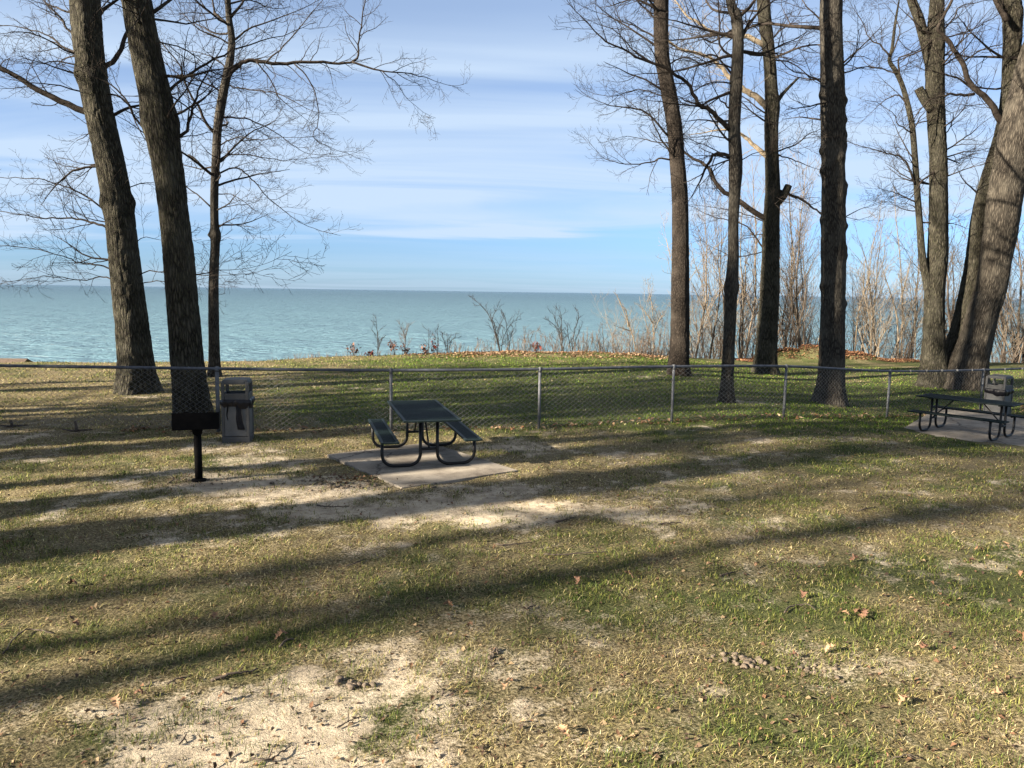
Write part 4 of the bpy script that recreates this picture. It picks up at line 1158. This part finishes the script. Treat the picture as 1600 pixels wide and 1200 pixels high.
def concrete():
    m, t, b = mat('concrete', (0.4, 0.37, 0.33), .9, 0, .25)
    c = N(t, 'ShaderNodeTexCoord')
    n1 = N(t, 'ShaderNodeTexNoise', inp={'Scale': 1.6, 'Detail': 6.0, 'Roughness': .6}); n2 = N(t, 'ShaderNodeTexNoise', inp={'Scale': 60.0, 'Detail': 4.0})
    for n in (n1, n2): t.links.new(c.outputs['Object'], n.inputs['Vector'])
    r = ramp(t, [(.36, (.10, .085, .07)), (.44, (.19, .167, .138)), (.54, (.255, .228, .192)), (.66, (.31, .28, .238))], math_n(t, 'ADD', math_n(t, 'MULTIPLY', n1.outputs[0], .7), math_n(t, 'MULTIPLY', n2.outputs[0], .3)))
    t.links.new(r.outputs[0], b.inputs['Base Color'])
    st = N(t, 'ShaderNodeTexNoise', inp={'Scale': 4.5, 'Detail': 5.0, 'Roughness': .65}); t.links.new(c.outputs['Object'], st.inputs['Vector'])
    wr = N(t, 'ShaderNodeTexVoronoi', feature='DISTANCE_TO_EDGE', inp={'Scale': .55}); ws = N(t, 'ShaderNodeVectorMath', operation='SCALE', inp={'Scale': .25}); wa = N(t, 'ShaderNodeVectorMath', operation='ADD')
    t.links.new(st.outputs['Color'], ws.inputs[0]); t.links.new(ws.outputs[0], wa.inputs[0]); t.links.new(c.outputs['Object'], wa.inputs[1]); t.links.new(wa.outputs[0], wr.inputs['Vector'])
    cc = mixc(t, math_n(t, 'MULTIPLY', ramp(t, [(.54, 0.0), (.66, 1.0)], st.outputs[0]).outputs[0], .55), r.outputs[0], (.11, .092, .075))
    cc = mixc(t, math_n(t, 'MULTIPLY', ramp(t, [(.004, 1.0), (.012, 0.0)], wr.outputs['Distance']).outputs[0], .8), cc, (.06, .05, .042))
    t.links.new(cc, b.inputs['Base Color'])
    bp = N(t, 'ShaderNodeBump', inp={'Strength': .6, 'Distance': .006}); t.links.new(n2.outputs[0], bp.inputs['Height']); t.links.new(bp.outputs[0], b.inputs['Normal'])
    return m


CONC = concrete()
P1 = [gp(628, 766), gp(809, 738), gp(672, 694), gp(511, 713)]
pz1 = pad([p[:2] for p in P1], 'worn concrete pad beneath the picnic table near the grill', .36)
a2, b2 = gp(1396, 670, .06)[:2], gp(1432, 660, .06)[:2]
d2 = unit(gp(1600, 700, .06)[:2] - a2)
pz2 = pad([a2, a2 + d2 * 4.6, b2 + d2 * 4.6 + (b2 - a2) * 1.2, b2 + (b2 - a2) * 1.2], 'concrete pad beneath the picnic table at the right edge', None, -.235)

# ------------------------------------------------------------------ picnic tables
COAT = noise_mat('dark_green_coating', (0.0045, 0.0100, 0.0100), (0.0075, 0.015, 0.015), 20.0, .6, 0, spec=.10)
RIMM = noise_mat('rim_glint_coating', (0.006, 0.012, 0.012), (0.012, 0.021, 0.021), 14.0, .55, 0, spec=.16)  # rim colour lightened to paint in the glint along table and bench edges
TUBEM, _t, _b = mat('black_powder_coat', (0.006, 0.006, 0.007), .45, 0, .3)


def lattice(name, L, Wd, c, parent, mname=COAT, th=.03, pitch=.036, bw=.015):
    """coated expanded-metal panel: rim plus crossing strips; long axis Y, top at c.z"""
    bm = bmesh.new()
    cx, cy, cz = c
    rim = .045
    # rolled rim
    rb = bmesh.new()
    for sx in (-1, 1):
        add_box(rb, (cx + sx * (Wd / 2 - rim / 2), cy, cz - th / 2), (rim, L, th))
    for sy in (-1, 1):
        add_box(rb, (cx, cy + sy * (L / 2 - rim / 2), cz - th / 2 - .0015), (Wd - 2 * rim - .002, rim, th - .003))
    n = int((L - 2 * rim) / pitch)
    for k in range(n):
        y = cy - L / 2 + rim + (k + .5) * (L - 2 * rim) / n
        add_box(bm, (cx, y, cz - .008), (Wd - 2 * rim + .004, pitch - bw, .010))
    n = int((Wd - 2 * rim) / pitch)
    for k in range(n):
        x = cx - Wd / 2 + rim + (k + .5) * (Wd - 2 * rim) / n
        add_box(bm, (x, cy, cz - .0105), (pitch - bw, L - 2 * rim + .004, .008))
    o = bm_obj(name, bm, mname, parent)
    bm_obj('rim', rb, RIMM, o, bevel=.006)
    return o


def picnic_table(loc, rz, L, Wd, label, span=1.52, sep=1.46):
    root = empty('picnic_table', loc, rz)
    tag(root, label, 'picnic table', 'dark metal picnic tables')
    top = lattice('tabletop', L, Wd, (0, 0, .765), root)
    bw = .27
    bx = span / 2 - bw / 2
    for sx in (-1, 1):
        lattice('bench', L, bw, (sx * bx, 0, .455), root)
    for sy in (-1, 1):
        y = sy * sep / 2
        for sx in (-1, 1):
            xo = sx * (span / 2 - .03); xi = sx * .13
            P = round_path([(sx * (bx - .10), y, .415), (xo - sx * .02, y, .415), (xo - sx * .02, y, .026), (xi, y, .026), (xi, y, .725), (sx * (Wd / 2 - .08), y, .725)], .05, 7)
            # the foot bends are wide
            P = round_path([(xo - sx * .02, y, .42), (xo - sx * .02, y, .0255), (xi, y, .0255), (xi, y, .735)], .17, 9)
            T = Tubes(); T.tube(P, .0245, 14)
            T.tube(np.array([(sx * (bx - bw / 2 + .02), y, .416), (sx * (bx + bw / 2 - .01), y, .416)]), .017, 8)
            link('leg', T.mesh('leg'), TUBEM, root)
        T = Tubes()
        T.tube(np.array([(-.13, y, .27), (.13, y, .27)]), .021, 10)
        T.tube(np.array([(-Wd / 2 + .06, y, .725), (Wd / 2 - .06, y, .725)]), .018, 8)
        link('crossbar', T.mesh('crossbar'), TUBEM, root)
        T = Tubes()
        T.tube(np.array([(0, y, .29), (0, y - sy * .42, .73)]), .014, 8)
        link('brace', T.mesh('brace'), TUBEM, root)
    return root


t1 = gp(500 + 795 / 5, 738)
picnic_table((-1.45, 12.22, pz1), math.atan2(.27, .96), 2.15, .86, 'dark green metal picnic table on the worn pad near the grill, end turned towards viewer')
f1, f2, f3, f4 = gp(1437, 673), gp(1478, 667), gp(1547, 687), gp(1584, 681)
tc2 = (f1 + f2 + f3 + f4) / 4
picnic_table((9.947, 16.58, pz2), .68, 1.93, .71, 'dark metal picnic table at the right edge, its long side towards viewer', 1.45, 1.39)

# ------------------------------------------------------------------ litter bins
BINM = noise_mat('grey_moulded_plastic', (0.042, 0.043, 0.045), (0.062, 0.063, 0.065), 3.0, .55, 0, spec=.35)
BINP = noise_mat('lighter_bin_panel', (0.07, 0.072, 0.074), (0.10, 0.102, 0.105), 4.0, .6, 0, spec=.35, bump=.002)
BAGM = noise_mat('black_bin_bag', (0.004, 0.004, 0.007), (0.010, 0.010, 0.014), 8.0, .4, 0, spec=.25)
DARKM, _t, _b = mat('bin_inside', (0.02, 0.02, 0.022), .8)


def litter_bin(loc, rz, label, w=.50, h=1.12, seed=0):
    root = empty('litter_bin', loc, rz)
    tag(root, label, 'litter bin', 'grey litter bins by the fence')
    hb = h * .66
    # body: four corner posts, base band, recessed panels
    bm = bmesh.new()
    add_box(bm, (0, 0, .06), (w, w, .12))
    for sx in (-1, 1):
        for sy in (-1, 1):
            add_box(bm, (sx * (w / 2 - .025), sy * (w / 2 - .025), hb / 2 + .06), (.05, .05, hb - .125))
    add_box(bm, (0, 0, hb - .02), (w - .006, w - .006, .04))
    bm_obj('body', bm, BINM, root, bevel=.008)
    for k in range(4):
        bm = bmesh.new(); a = k * math.pi / 2
        add_box(bm, (math.sin(a) * (w / 2 - .022), -math.cos(a) * (w / 2 - .022), hb / 2 + .04), (w - .105, .02, hb - .18), a)
        bm_obj('panel', bm, BINP, root, bevel=.003)
    # hood with an opening on every side
    bm = bmesh.new()
    z0, z1 = hb + .01, h
    wh = w - .01
    for sx in (-1, 1):
        for sy in (-1, 1):
            add_box(bm, (sx * (wh / 2 - .028), sy * (wh / 2 - .028), (z0 + z1) / 2 - .02), (.056, .056, z1 - z0 - .06))
    for k in range(4):
        a = k * math.pi / 2
        add_box(bm, (math.sin(a) * (wh / 2 - .018), -math.cos(a) * (wh / 2 - .018), z0 + .065), (wh - .116, .03, .13), a)
    bm_obj('hood', bm, BINM, root, bevel=.010)
    bm = bmesh.new()
    # softly domed lid
    segs = []
    for (zz_, s_) in ((z1 - .085, 1.0), (z1 - .045, 1.0), (z1 - .02, .97), (z1 - .006, .90), (z1, .78)):
        ring = []
        for k in range(32):
            a = k * 2 * math.pi / 32
            cx_, sx_ = math.cos(a), math.sin(a)
            e = 8
            rr = (abs(cx_) ** e + abs(sx_) ** e) ** (-1 / e)
            ring.append(bm.verts.new((cx_ * rr * wh / 2 * s_, sx_ * rr * wh / 2 * s_, zz_)))
        segs.append(ring)
    for r1, r2 in zip(segs, segs[1:]):
        for k in range(32):
            bm.faces.new((r1[k], r1[(k + 1) % 32], r2[(k + 1) % 32], r2[k]))
    bm.faces.new(segs[-1]); bm.faces.new(segs[0][::-1])
    bm_obj('lid', bm, BINM, root)
    # crumpled bag folded over the rim
    r = np.random.default_rng(seed)
    rows = []
    n = 72
    for j, (zo, out) in enumerate(((.035, .000), (.030, .020), (.000, .026), (-.035, .022), (-.065, .012), (-.085, .002))):
        row = []
        for k in range(n):
            a = k * 2 * math.pi / n
            cx_, sx_ = math.cos(a), math.sin(a)
            rr = (abs(cx_) ** 9 + abs(sx_) ** 9) ** (-1 / 9.0)
            wob = .010 * math.sin(a * 9 + seed) + .007 * math.sin(a * 17 + j) + r.normal(0, .002)
            sag = -.05 * (.5 + .5 * math.sin(a * 2.0 + 1.2 + seed)) * (j / 5) - .025 * max(0, math.sin(a * 5 + seed)) * (j / 5)
            row.append(((w / 2 + out + wob * (.4 if j in (0, 5) else 1)) * cx_ * rr, (w / 2 + out + wob * (.4 if j in (0, 5) else 1)) * sx_ * rr, hb + zo + sag))
        rows.append(row)
    V_ = np.array(rows).reshape(-1, 3)
    ii_ = np.array([(j * n + k, j * n + (k + 1) % n, (j + 1) * n + (k + 1) % n, (j + 1) * n + k) for j in range(5) for k in range(n)])
    bag = link('bin_bag', np_mesh('bin_bag', V_, ii_), BAGM, root)
    if seed == 1:                                     # loose bag ends hanging down the front
        bm = bmesh.new()
        for (x0, wt, wb, zb, dxx) in ((-.13, .028, .014, .42, .0), (.04, .07, .12, .25, .05)):
            f = []
            for j in range(8):
                t = j / 7
                z = (hb - .03) * (1 - t) + zb * t - (0)
                ww = wt * (1 - t) + wb * t
                xx = x0 + dxx * t + .01 * math.sin(t * 7)
                yy = -w / 2 - .018 + .008 * math.sin(t * 9 + x0 * 20) + .012 * t
                f.append([bm.verts.new((xx + ww * s, yy + (.010 if i == 1 else 0) * -1, z)) for i, s in enumerate((-.5, 0, .5))])
            for r1, r2 in zip(f, f[1:]):
                for i in range(2):
                    bm.faces.new((r1[i], r1[i + 1], r2[i + 1], r2[i]))
        ret = bmesh.ops.solidify(bm, geom=list(bm.faces), thickness=.003)
        bm_obj('bag_tail', bm, BAGM, root, smooth=True)
    return root


c1 = gp(364, 692)
litter_bin((c1[0], c1[1] + .27, float(gz(c1[0], c1[1] + .27)) - .01), R_(10), 'grey square litter bin with hanging black bag, by the fence behind the grill', .47, 1.13, 1)
c2 = gp(1564, 655)
litter_bin((c2[0], c2[1] + .2, float(gz(c2[0], c2[1])) - .02), R_(-54), 'grey square litter bin behind the right-hand picnic table', .50, 1.16, 2)

# ------------------------------------------------------------------ park grill
GRILLM = noise_mat('blackened_steel', (0.003, 0.003, 0.0035), (0.0065, 0.006, 0.006), 12.0, .7, .0, spec=.05)
g = gp(311, 752)
root = empty('park_grill', (g[0], g[1], float(gz(g[0], g[1]))), R_(18))
tag(root, 'black steel pedestal barbecue grill on a single post, left of the picnic table', 'grill')
T = Tubes()
T.tube(np.array([(0, 0, -.15), (0, 0, .30), (0, 0, .72)]), .052, 18)
link('post', T.mesh('post'), GRILLM, root)
T = Tubes()
T.tube(np.array([(0, 0, .66), (0, 0, .70), (0, 0, .76)]), [.062, .066, .085], 18)
T.tube(np.array([(0, 0, -.03), (0, 0, .02), (0, 0, .03)]), [.11, .10, .055], 18)
link('collar', T.mesh('collar'), GRILLM, root)
bm = bmesh.new()
wx, wy, hh, th, z0 = .60, .42, .235, .006, .76
add_box(bm, (0, 0, z0), (wx, wy, th))
add_box(bm, (0, -wy / 2 + th / 2, z0 + hh / 2), (wx, th, hh - th))          # back plate towards viewer
for sx in (-1, 1):
    add_box(bm, (sx * (wx / 2 - th / 2), th, z0 + hh / 2 - .001), (th, wy - 2 * th, hh - th - .002))
add_box(bm, (0, wy / 2 - th / 2, z0 + .05), (wx - 2 * th - .002, th, .09))
bm_obj('firebox', bm, GRILLM, root, bevel=.002)
bm = bmesh.new()
for k in range(17):
    add_box(bm, (-wx / 2 + .04 + k * (wx - .08) / 16, .01, z0 + .16), (.010, wy - .03, .010))
for y in (-wy / 2 + .03, wy / 2 - .02):
    add_box(bm, (0, y, z0 + .149), (wx - .03, .012, .011))
gg = bm_obj('grate', bm, GRILLM, root)
T = Tubes()
for sx in (-1, 1):
    T.tube(round_path([(sx * .2, wy / 2 - .02, z0 + .16), (sx * .2, wy / 2 + .12, z0 + .16), (sx * .12, wy / 2 + .12, z0 + .16)], .03, 5), .007, 7)
link('handle', T.mesh('handle'), GRILLM, root)

# ------------------------------------------------------------------ shed roof peeping over the bluff at far left
SHR = noise_mat('brown_shingles', (0.05, 0.035, 0.026), (0.10, 0.07, 0.052), 9.0, .9, bump=.01)
SHW = noise_mat('grey_weathered_boards', (0.06, 0.057, 0.055), (0.10, 0.096, 0.092), 6.0, .9, bump=.004)
Ysh = 30.0
pr = at(43, 560.3, Ysh); pl = at(-70, 559.5, Ysh)
Lr = pr[0] - pl[0]
root = empty('beach_shed', ((pr[0] + pl[0]) / 2, Ysh, pr[2] - 2.6))
tag(root, 'brown roof of a small grey shed peeping over the bluff at far left', 'shed')
bm = bmesh.new()
add_box(bm, (0, 0, .9), (Lr - .3, 1.7, 2.6)); bm_obj('wall', bm, SHW, root)
for sy in (-1, 1):
    bm = bmesh.new()
    vs = [(-Lr / 2, 0, 2.6), (Lr / 2, 0, 2.6), (Lr / 2 + .1, sy * 1.15, 2.05), (-Lr / 2 - .1, sy * 1.15, 2.05)]
    up = [bm.verts.new(v) for v in vs]; dn = [bm.verts.new((v[0], v[1], v[2] - .06)) for v in vs]
    bm.faces.new(up); bm.faces.new(dn[::-1])
    for i in range(4): bm.faces.new((up[i], up[(i + 1) % 4], dn[(i + 1) % 4], dn[i]))
    bm_obj('roof', bm, SHR, root)

# ------------------------------------------------------------------ grass, litter, twigs
rng = np.random.default_rng(8)


def in_rect(x, y, poly):
    ins = np.ones(len(x), bool)
    for i in range(4):
        a, b = poly[i], poly[(i + 1) % 4]
        ins &= ((b[0] - a[0]) * (y - a[1]) - (b[1] - a[1]) * (x - a[0])) > -0.0
    return ins


PADS = [[p[:2] for p in P1], [a2, a2 + d2 * 4.6, b2 + d2 * 4.6 + (b2 - a2) * 1.2, b2 + (b2 - a2) * 1.2]]


def grass_zone(y0, y1, dens, wd, hs):
    """blade feet inside the part of the lawn the picture shows, plus a margin"""
    n = int(dens * (y1 - y0) * (1.42 * (y0 + y1) / 2 + 4))
    y = rng.uniform(y0, y1, n)
    x = rng.uniform(-.71, .71, n) * (y1 + 2.8)
    k = abs(x) < .70 * y + 2.0
    x, y = x[k], y[k]
    sdv, grv = maps(x, y)
    fine = fbm(x, y, .16, 71, 3); fine2 = fbm(x, y, .35, 75, 3)
    cover = np.clip(.80 - .95 * sdv + 3.0 * (fine - .5) + 1.6 * (fine2 - .5), .05, 1)
    k = (rng.uniform(0, 1, len(x)) < cover) & (y < yedge(x) + .2)
    for pd in PADS:
        k &= ~in_rect(x, y, pd)
    x, y, grv, fine2 = x[k], y[k], grv[k], fine2[k]
    n = len(x)
    isg = rng.uniform(0, 1, n) < np.clip(grv * .95 + 1.3 * (fine2 - .5), .03, .9)
    z = gz(x, y) - .004
    a = rng.uniform(0, 6.28, n)
    h = np.where(isg, rng.uniform(.018, .055, n), rng.uniform(.014, .042, n)) * hs
    lean = np.where(isg, rng.uniform(.2, 1.1, n), rng.uniform(.9, 3.2, n))
    w = wd * rng.uniform(.6, 1.3, n)
    d = np.column_stack([np.cos(a), np.sin(a)])
    s = np.column_stack([-np.sin(a), np.cos(a)])
    base = np.column_stack([x, y, z])
    V = np.zeros((n, 5, 3), np.float32)
    hw = (w / 2)[:, None]
    V[:, 0, :2] = base[:, :2] - s * hw; V[:, 1, :2] = base[:, :2] + s * hw
    V[:, 0, 2] = V[:, 1, 2] = z
    md = base[:, :2] + d * (h * lean * .4)[:, None]
    V[:, 2, :2] = md - s * hw * .8; V[:, 3, :2] = md + s * hw * .8
    V[:, 2, 2] = V[:, 3, 2] = z + h * .62
    V[:, 4, :2] = base[:, :2] + d * (h * lean)[:, None] + rng.normal(0, .004, (n, 2))
    V[:, 4, 2] = z + h * np.where(isg, 1.0, rng.uniform(.3, .9, n))
    gcols = np.array([(.09, .132, .024), (.14, .17, .036), (.05, .082, .016), (.24, .245, .065)])
    dcols = np.array([(.43, .365, .17), (.31, .25, .11), (.60, .52, .30), (.15, .105, .055), (.36, .345, .11), (.15, .08, .045)])
    c = np.where(isg[:, None], gcols[rng.integers(0, 4, n)], dcols[rng.choice(6, n, p=[.24, .22, .18, .15, .14, .07])]) * rng.uniform(.75, 1.2, (n, 1))
    lush = (sstep(13.6, 16.5, y) * sstep(-9, -4, x))[:, None] * isg[:, None]      # moister, greener turf beyond the fence
    c = c * (1 + lush * np.array([-.22, .04, -.45]))
    c = c * np.where(rng.uniform(0, 1, (n, 1)) < .35, .45, 1.0)
    return V, c


zones = [grass_zone(*z) for z in ((3.2, 6.5, 4800, .0042, .95), (6.5, 10, 2700, .006, .95), (10, 14.5, 1000, .009, 1.05), (14.5, 21, 480, .013, 1.15), (21, 34.5, 220, .02, 1.3))]
V = np.concatenate([z[0] for z in zones]); C3 = np.concatenate([z[1] for z in zones])
n = len(V); i = np.arange(n)[:, None] * 5
me = np_mesh('grass', V.reshape(-1, 3), i + [0, 1, 3, 2], i + [2, 3, 4], smooth=False)
C = np.ones((n, 5, 4), np.float32); C[:, :, :3] = C3[:, None, :]
a_ = me.attributes.new('col', 'FLOAT_COLOR', 'POINT'); a_.data.foreach_set('color', C.ravel())
tag(link('grass', me, GRASSM), 'thin patchy lawn grass, part green and part dead straw', 'grass', kind='stuff')
print('blades', n)


# leaf litter along the fence and small crumbs of litter over the lawn
def fence_place(n):
    s = rng.uniform(.02, .93, n) * (len(FP) - 1); s = np.clip(s, .8, 8)
    P = np.array([FP[int(k)] * (1 - k % 1) + FP[min(int(k) + 1, len(FP) - 1)] * (k % 1) for k in s])
    keep = vnoise(P[:, 0] * .9, P[:, 0] * 0, 15)
    P[:, 1] += rng.normal(.08, .16, n) + (keep - .5) * .3
    P[:, 0] += rng.normal(0, .1, n)
    P[:, 2] = gz(P[:, 0], P[:, 1]) + rng.uniform(0, .05, n)
    return P


tag(link('leaf_litter', leaf_cloud(620, fence_place, rng, (.06, .13)), LITTERM), 'scatter of brown leaves caught along the foot of the fence', 'fallen leaves', kind='stuff')


def crumb_place(n):
    y = 3.6 + 22 * rng.uniform(0, 1, n) ** 1.7; x = rng.uniform(-.7, .7, n) * (y + 1)
    return np.column_stack([x, y, gz(x, y) + .008])


tag(link('leaf_litter', leaf_cloud(9500, crumb_place, rng, (.012, .05), [(.06, .04, .03), (.12, .08, .05), (.30, .22, .13), (.18, .10, .06)]), LITTERM), 'tiny crumbs of bark and leaf strewn over the open lawn', 'leaf crumbs', kind='stuff')


def pad_corner_place(n):
    c = gp(545, 752)
    x = c[0] + rng.normal(0, .28, n); y = c[1] + rng.normal(0, .12, n)
    return np.column_stack([x, y, gz(x, y) + rng.uniform(0, .05, n)])


tag(link('leaf_litter', leaf_cloud(75, pad_corner_place, rng, (.04, .085), [(.15, .09, .055), (.20, .13, .08), (.10, .06, .04)]), LITTERM), 'drift of brown leaves at the left corner of the worn pad', 'fallen leaves', kind='stuff')


def oak_leaf(seed):
    r = np.random.default_rng(seed)
    bm = bmesh.new()
    L = .12; rows = []
    for k in range(11):
        t = k / 10
        w = .038 * math.sin(math.pi * min(1, t * .95 + .04)) ** .7 * (.65 + .35 * math.cos(k * math.pi)) + .002
        curl = .028 * math.sin(t * 3.2) + .01 * r.normal()
        rows.append([bm.verts.new((-w, L * (t - .5) + (.006 if k % 2 else 0), curl + .55 * w)), bm.verts.new((0, L * (t - .5), curl)), bm.verts.new((w, L * (t - .5) + (.006 if k % 2 else 0), curl + .45 * w))])
    for a, b in zip(rows, rows[1:]):
        for i in range(2): bm.faces.new((a[i], a[i + 1], b[i + 1], b[i]))
    me = bpy.data.meshes.new('fallen_leaf'); bm.to_mesh(me); bm.free()
    for p in me.polygons: p.use_smooth = True
    me.materials.append(noise_mat('curled_leaf_%d' % seed, *[((.13, .07, .04), (.20, .115, .065)), ((.22, .13, .075), (.30, .19, .11)), ((.10, .05, .033), (.16, .085, .05))][seed % 3], 25.0, .75))
    return me


LEAVES = [oak_leaf(k) for k in range(3)]
leafpx = [(350, 1097), (184, 1105), (218, 1092), (335, 968), (360, 970), (119, 978), (735, 982), (790, 1082), (1335, 880), (1182, 890), (1320, 968), (1350, 962), (1345, 970), (1298, 1020), (1480, 1002), (1590, 998), (1415, 1100), (1440, 1020), (1597, 902), (1570, 855), (1520, 880), (1180, 838), (1560, 1090), (905, 912), (1340, 962), (980, 905), (112, 918), (440, 1000), (1108, 890), (1255, 935), (1530, 860), (1015, 800), (1135, 802), (700, 950), (880, 1150), (1240, 1030)]
for k, (x, y) in enumerate(leafpx):
    p = gp(x, y)
    o = tag(link('fallen_leaf', LEAVES[k % 3], None), 'single curled brown oak leaf lying on the open lawn', 'leaf', 'fallen leaves lying singly on the lawn')
    o.location = (p[0], p[1], float(gz(p[0], p[1])) + .035)
    o.rotation_euler = (rng.normal(0, .35), rng.normal(0, .35), rng.uniform(0, 6.28))
    s = rng.uniform(.6, .95); o.scale = (s, s, s)

STICK = noise_mat('dark_stick', (0.035, 0.026, 0.021), (0.09, 0.07, 0.055), 20.0, .9, bump=.003)
sticks = [([(330, 1066), (360, 1060), (385, 1055), (402, 1048)], 6, 'straight dark stick, longest on the sunny sand left of centre'), ([(392, 1186), (410, 1193), (432, 1185), (455, 1166)], 5, 'curved dark twig at the bottom left of the sand'), ([(438, 1013), (448, 1005), (462, 1000)], 6, 'short thick bent stick just above the sand patch'), ([(5, 1024), (20, 1005), (45, 985), (85, 990)], 4, 'long arched twig at the left edge of the lawn'),
          ([(260, 1070), (280, 1064), (302, 1056)], 4, 'faint straight stick left of the longest one'), ([(775, 850), (790, 852), (810, 850), (832, 846)], 3, 'thin pale stick lying across the middle lawn'), ([(868, 818), (885, 816), (900, 811)], 4, 'short dark stick with a hooked end, mid lawn'), ([(540, 884), (555, 882), (572, 874)], 3.5, 'curved twig on the shaded sand left of centre'), ([(1225, 962), (1240, 952), (1262, 951), (1276, 958)], 3.5, 'hooked twig arching on the sunny grass at right'),
          ([(1028, 821), (1045, 820), (1066, 818)], 4, 'stubby dark stick on the shaded grass right of centre'), ([(1125, 902), (1138, 899), (1148, 895)], 4, 'small dark stick on the bare sandy spot at right'), ([(527, 1138), (545, 1130), (565, 1122)], 3.5, 'thin twig on the sand near the bottom'), ([(690, 1094), (694, 1088), (696, 1084)], 4, 'tiny upright-looking twig on the bright sand'), ([(823, 952), (832, 947), (838, 944)], 4, 'little dark stick on the pale spot in the middle'),
          ([(280, 1162), (288, 1155), (292, 1148)], 4, 'short dark twig left of the bottom sand'), ([(850, 866), (880, 868), (920, 866), (950, 864)], 3, 'long thin twig in the shaded middle lawn'), ([(1340, 800), (1355, 797), (1368, 794)], 3, 'thin stick in the shade at right'), ([(495, 790), (515, 794), (545, 792)], 3, 'twig on the bare shaded ground before the pad'), ([(1395, 1186), (1420, 1182), (1444, 1186)], 3, 'pale straight straw stem near the bottom right'), ([(770, 1022), (776, 1018), (778, 1024)], 6, 'small dark root stub in the pale hollow')]
for pts, w, lab in sticks:
    T = Tubes()
    P = np.array([gp(*p) for p in pts])
    for q in P: q[2] = float(gz(q[0], q[1])) + .012
    P[1:-1, 2] += .012
    q = spline(P, 14); q += rng.normal(0, .003, q.shape)
    d = float(P[:, 1].mean())
    T.tube(q, np.linspace(w * d / F * .42, w * d / F * .2, 14), 6)
    e = wander(rng, q[6], q[8] - q[6] + rng.normal(0, .03, 3) + np.array([0, 0, .02]), .09, 4, .2, 0)
    T.tube(e, np.linspace(.004, .002, 5), 4)
    tag(link('stick', T.mesh('stick'), STICK), lab, 'stick', 'sticks lying on the lawn')
for (xp, yp, lab, hh_) in ((119, 676, 'dark broken branch stub poking up from the shaded lawn behind the fence', .2), (18, 668, 'dark forked branch piece at the left edge behind the fence', .14)):
    p = gp(xp, yp); T = Tubes(); z = float(gz(p[0], p[1]))
    T.tube(np.array([[p[0], p[1], z - .03], [p[0] + .01, p[1], z + hh_ * .5], [p[0] - .01, p[1], z + hh_]]), [.028, .024, .02], 8)
    T.tube(np.array([[p[0] - .25, p[1], z + .05], [p[0] - .08, p[1], z + .02], [p[0] + .12, p[1] + .05, z + .03], [p[0] + .3, p[1], z + .05]]), [.012, .02, .02, .01], 7)
    tag(link('stick', T.mesh('stick'), STICK), lab, 'stick', 'sticks lying on the lawn')


# crumbly clods where the turf is broken
CLOD = noise_mat('damp_soil', (0.06, 0.047, 0.036), (0.17, 0.135, 0.10), 30.0, .95, bump=.006)
def clods():
    Vs, Ts = [], []; m = 0
    ico = bmesh.new(); bmesh.ops.create_icosphere(ico, subdivisions=2, radius=1)
    iv = np.array([v.co[:] for v in ico.verts]); it = np.array([[v.index for v in f.verts] for f in ico.faces]); ico.free()
    spots = [((1152, 1030), .10, .05, 26, .02), ((1100, 1022), .12, .04, 10, .012), ((1275, 1045), .18, .06, 24, .016), ((560, 1070), .10, .05, 16, .018), ((775, 1025), .05, .05, 8, .016), ((600, 1100), 1.2, .5, 60, .008), ((530, 760), .5, .12, 50, .022), ((300, 752), .25, .1, 30, .016), ((300, 1160), .8, .2, 30, .007)]
    for (pp, sx, sy, n, sz) in spots:
        c = gp(*pp)
        for k in range(n):
            x = c[0] + rng.normal(0, sx); y = c[1] + rng.normal(0, sy); s = sz * rng.uniform(.5, 1.6)
            v = iv * (1 + .35 * rng.normal(0, 1, (len(iv), 1)) * .5) * s * np.array([1, 1, .7])
            Vs.append(v + [x, y, float(gz(x, y)) + s * .3]); Ts.append(it + m); m += len(iv)
    return np_mesh('soil_clods', np.vstack(Vs), None, np.vstack(Ts), smooth=False)


tag(link('soil_clods', clods(), CLOD), 'crumbled dark soil clods on the broken turf', 'soil', kind='stuff')
